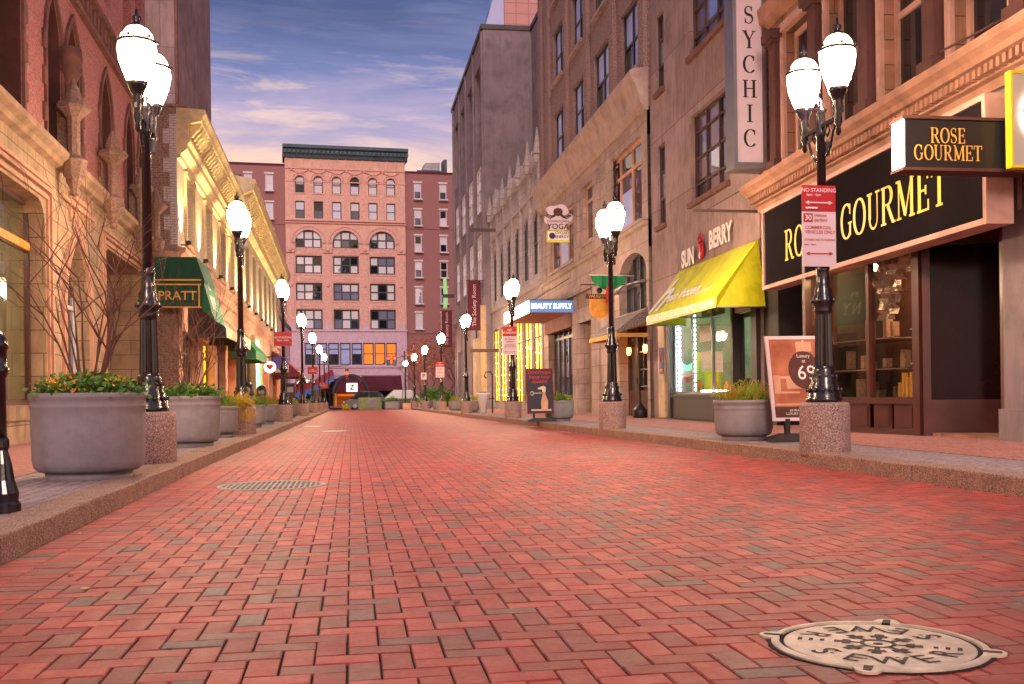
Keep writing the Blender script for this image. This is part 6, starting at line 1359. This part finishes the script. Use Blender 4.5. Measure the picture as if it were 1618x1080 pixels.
SB3 = thing('planter_box', 'pair of low tan planter boxes at the far right of the street end', 'planter box', (5, 88.3, zg(88))); b = MB(); b.box(4.25, 4.95, 87.9, 88.6, zg(88) - .1, zg(88) + .55, .03); b.box(5.02, 5.7, 87.9, 88.6, zg(88) - .1, zg(88) + .55, .03); b.build('box', 'tanB', SB3)
foliage('round_bush', 'round yellow-green bush beside the far planter boxes', 'bush', 5.4, 88.2, zg(88) + .5, .6, .8, 500, .12, ['leafy', 'leaf'], [3, 2], seed=92)
foliage('straw_bale', 'rounded straw-coloured clump at the far end of the left kerb', 'straw clump', -.5, 88, zg(88), .5, .65, 500, .14, ['straw', 'leafy'], [5, 1], seed=93)
TP = thing('traffic_signal', 'twin traffic signal heads on a thin mast glowing red, before the orange windows', 'traffic light', (3.7, 89, zg(89))); y = 92
b = MB(); b.tube([(4.55, 89, zg(89)), (4.5, 89, 4.6)], .05, 8); b.tube([(4.5, 89, 4.2), (3.2, 89, 3.9), (2.6, 89, 3.5)], .03, 6); b.build('mast', 'blackframe', TP)
for xx in (3.15, 3.65):
    b = MB(); b.box(xx - .16, xx + .16, 88.85, 89.1, 3.4, 4.2, .02); hd = b.build('signal_head', 'black', TP); b = MB(); b.ball((xx, 88.83, 4.0), .11, 10); b.build('red_lamp', 'redlight', hd)
TQ = thing('traffic_signal', 'traffic signal glowing red above the striped tent awning', 'traffic light', (-.35, 92, zg(92)))
b = MB(); b.tube([(-1.9, 92, zg(92)), (-1.9, 92, 4.0)], .05, 8); b.tube([(-1.9, 92, 3.4), (-.2, 92, 3.5)], .03, 6); b.build('mast', 'blackframe', TQ)
b = MB(); b.box(-.5, -.2, 91.9, 92.1, 2.3, 3.2, .02); hd = b.build('signal_head', 'black', TQ); b = MB(); b.ball((-.35, 91.86, 2.85), .13, 10); b.build('red_lamp', 'redlight', hd)
for k, (x, y, h, sd) in enumerate(((9.2, 104, 5.5, 3), (11.3, 106, 6.2, 8), (7.3, 106, 5.0, 14))):
    bare('autumn_tree', 'bare-branched autumn tree with a few rusty leaves, %s of three at the far right' % ['middle', 'rightmost', 'leftmost'][k], x, y, zg(y), h, sd, 3, 'bark', .35, 'autumn trees at the far right', .1, ('autumn', 5), 'tree')
foliage('dark_hedge', 'dark green hedge under the autumn trees behind the right planters', 'hedge', 7.6, 93.5, zg(93), 2.0, 2.4, 5200, .2, ['leaf'], [1], seed=95)
# a fallen leaf or two on the bricks
for k, (x, y) in enumerate(((-1.15, 4.75), (-1.3, 5.1), (.4, 4.1))):
    b = MB(off(x, y, .004, k * 2.1)); b.prism([(-.02, 0), (-.008, .012), (.004, .01), (.024, 0), (.004, -.01), (-.008, -.013)], 0, .003, 2); tag(b.build('fallen_leaf', 'gold' if k == 0 else 'bark', base=(x, y, 0)), ['yellow fallen leaf on the bricks near the left kerb, low in the frame', 'brown fallen leaf by the left kerb next to a yellow one', 'lone brown fallen leaf on the foreground bricks'][k], 'leaf')

b = MB(); q = random.Random(44)
for i in range(520):
    y = 2.5 + 45 * q.random() ** 1.6; side = q.random()
    if side < .4: x = KL + abs(q.gauss(0, .1)) + .02; z = zg(y) + .003
    elif side < .75: x = KR - abs(q.gauss(0, .12)) - .02; z = zg(y) + .003
    elif side < .9: x = q.uniform(KL + .2, KR - .2); z = zg(y) + .003
    else: x = q.choice([q.uniform(-3.6, -2.1), q.uniform(5.3, 8)]); z = zs(y) + .002
    s_ = q.uniform(.004, .011) if q.random() < .75 else q.uniform(.012, .024); a = q.uniform(0, 6.28); c_, n_ = math.cos(a) * s_, math.sin(a) * s_
    b.mat(q.choices([0, 1, 2, 3], [4, 3, 1, 1.3])[0]); b.face([(x - c_, y - n_, z), (x + n_ * .5, y - c_ * .5, z + s_ * .35), (x + c_, y + n_, z + .001), (x - n_ * .5, y + c_ * .5, z + s_ * .25)])
tag(b.build('street_litter', ['bark', 'soil', 'gold', 'creamB'], fix=False), 'small dry leaf fragments and grit gathered along the kerbs', 'litter', kind='stuff')
# ================================================================== SKY, SUN, LAMPS
W = bpy.data.worlds.new('World'); sc.world = W; W.use_nodes = True; nt = W.node_tree; nt.nodes.clear(); L = nt.links.new
def N(t_, **k):
    n = nt.nodes.new(t_)
    for a, v in k.items():
        if a in n.inputs: n.inputs[a].default_value = v
        else: setattr(n, a, v)
    return n
def ML(op, a, b_, c=None):
    n = N('ShaderNodeMath', operation=op)
    for i, v in enumerate((a, b_, c)):
        if v is None: continue
        if hasattr(v, 'is_linked'): L(v, n.inputs[i])
        else: n.inputs[i].default_value = v
    return n.outputs[0]
def MX(f, a, b_):
    n = N('ShaderNodeMix', data_type='RGBA')
    for i, v in ((0, f), (6, a), (7, b_)):
        if hasattr(v, 'is_linked'): L(v, n.inputs[i])
        else: n.inputs[i].default_value = v
    return n.outputs[2]
def SMO(v, a, b_):
    n = N('ShaderNodeMapRange', interpolation_type='SMOOTHSTEP'); L(v, n.inputs[0]); n.inputs[1].default_value = a; n.inputs[2].default_value = b_; return n.outputs[0]
tc = N('ShaderNodeTexCoord').outputs['Generated']; sp = N('ShaderNodeSeparateXYZ'); L(tc, sp.inputs[0]); X_, Y_, Z_ = sp.outputs
mp = N('ShaderNodeMapping'); mp.inputs['Rotation'].default_value = (0, rad(-13), 0); mp.inputs['Scale'].default_value = (1.6, 1.6, 9.5); L(tc, mp.inputs[0])
n1 = N('ShaderNodeTexNoise', Scale=2.3, Detail=7, Roughness=.6, Distortion=.5); L(mp.outputs[0], n1.inputs['Vector'])
mp2 = N('ShaderNodeMapping'); mp2.inputs['Rotation'].default_value = (0, rad(-9), 0); mp2.inputs['Scale'].default_value = (3, 3, 22); L(tc, mp2.inputs[0])
n2 = N('ShaderNodeTexNoise', Scale=3, Detail=6, Roughness=.62, Distortion=.4); L(mp2.outputs[0], n2.inputs['Vector'])
zz = ML('ADD', Z_, ML('MULTIPLY', ML('SUBTRACT', n1.outputs['Fac'], .5), .09))
cr = N('ShaderNodeValToRGB'); L(zz, cr.inputs[0]); e = cr.color_ramp
stops = [(0, 'f2b48c'), (.14, 'f2ba94'), (.205, 'f2c8a8'), (.228, 'e6bcb4'), (.256, 'ac98bc'), (.288, '666ca6'), (.34, '303e7a'), (.55, '444c8a'), (1, '6a70a8')]
e.elements[0].color = lin(stops[0][1]); e.elements[1].position = 1; e.elements[1].color = lin(stops[-1][1])
for p_, c in stops[1:-1]: el = e.elements.new(p_); el.color = lin(c)
low_ = ML('SUBTRACT', 1, SMO(Z_, .25, .34))
streak = ML('MULTIPLY', SMO(n2.outputs['Fac'], .48, .66), ML('ADD', ML('MULTIPLY', low_, .6), .03))
c1 = MX(streak, cr.outputs[0], lin('f2c8b6'))
gap = ML('MULTIPLY', SMO(n1.outputs['Fac'], .5, .64), ML('MULTIPLY', SMO(Z_, .15, .22), .38)); c2 = MX(gap, c1, lin('8482b4'))
back = SMO(ML('MULTIPLY', Y_, -1), -.1, .7); glow = MX(back, c2, MX(SMO(Z_, .0, .9), (.85, .52, .5, 1), (.36, .32, .55, 1)))
ov = SMO(Z_, .42, .95); final = MX(ML('MULTIPLY', ov, .75), glow, (.34, .28, .50, 1))
bg = N('ShaderNodeBackground', Strength=1.0); L(final, bg.inputs[0])
sky = N('ShaderNodeTexSky', sky_type='NISHITA'); sky.sun_disc = False; sky.sun_elevation = rad(2); sky.sun_rotation = rad(175); sb = N('ShaderNodeBackground', Strength=.05); L(sky.outputs[0], sb.inputs[0])
ad = N('ShaderNodeAddShader'); L(bg.outputs[0], ad.inputs[0]); L(sb.outputs[0], ad.inputs[1]); out = N('ShaderNodeOutputWorld'); L(ad.outputs[0], out.inputs[0])
sl_ = bpy.data.lights.new('sun', 'SUN'); sl_.energy = 1.5; sl_.angle = rad(14); sl_.color = (1, .72, .62)
so = bpy.data.objects.new('sun', sl_); COL.objects.link(so); d = Vector((.12, 1, -.42)).normalized(); so.rotation_euler = (-d).to_track_quat('Z', 'Y').to_euler()
# ================================================================== CAMERA
F_ = 1650 / 1618; th = math.atan(254 / 1650); ro = rad(.75)
cam = bpy.data.cameras.new('camera'); cam.lens = 36 * F_; cam.sensor_width = 36; cam.clip_end = 3000; cam.shift_y = (622.7 - 540) / 1618
co = bpy.data.objects.new('camera', cam); COL.objects.link(co); sc.camera = co
fw = Vector((math.sin(th), math.cos(th), 0)); rt = Vector((math.cos(th), -math.sin(th), 0)); upv = Vector((0, 0, 1))
cr_ = rt * math.cos(ro) - upv * math.sin(ro); cu_ = rt * math.sin(ro) + upv * math.cos(ro)
Mx = Matrix((cr_, cu_, -fw)).transposed().to_4x4(); Mx.translation = (0, 0, .82); co.matrix_world = Mx
sc.view_settings.view_transform = 'Standard'; sc.view_settings.look = 'None'; sc.view_settings.exposure = .17; sc.view_settings.gamma = 1
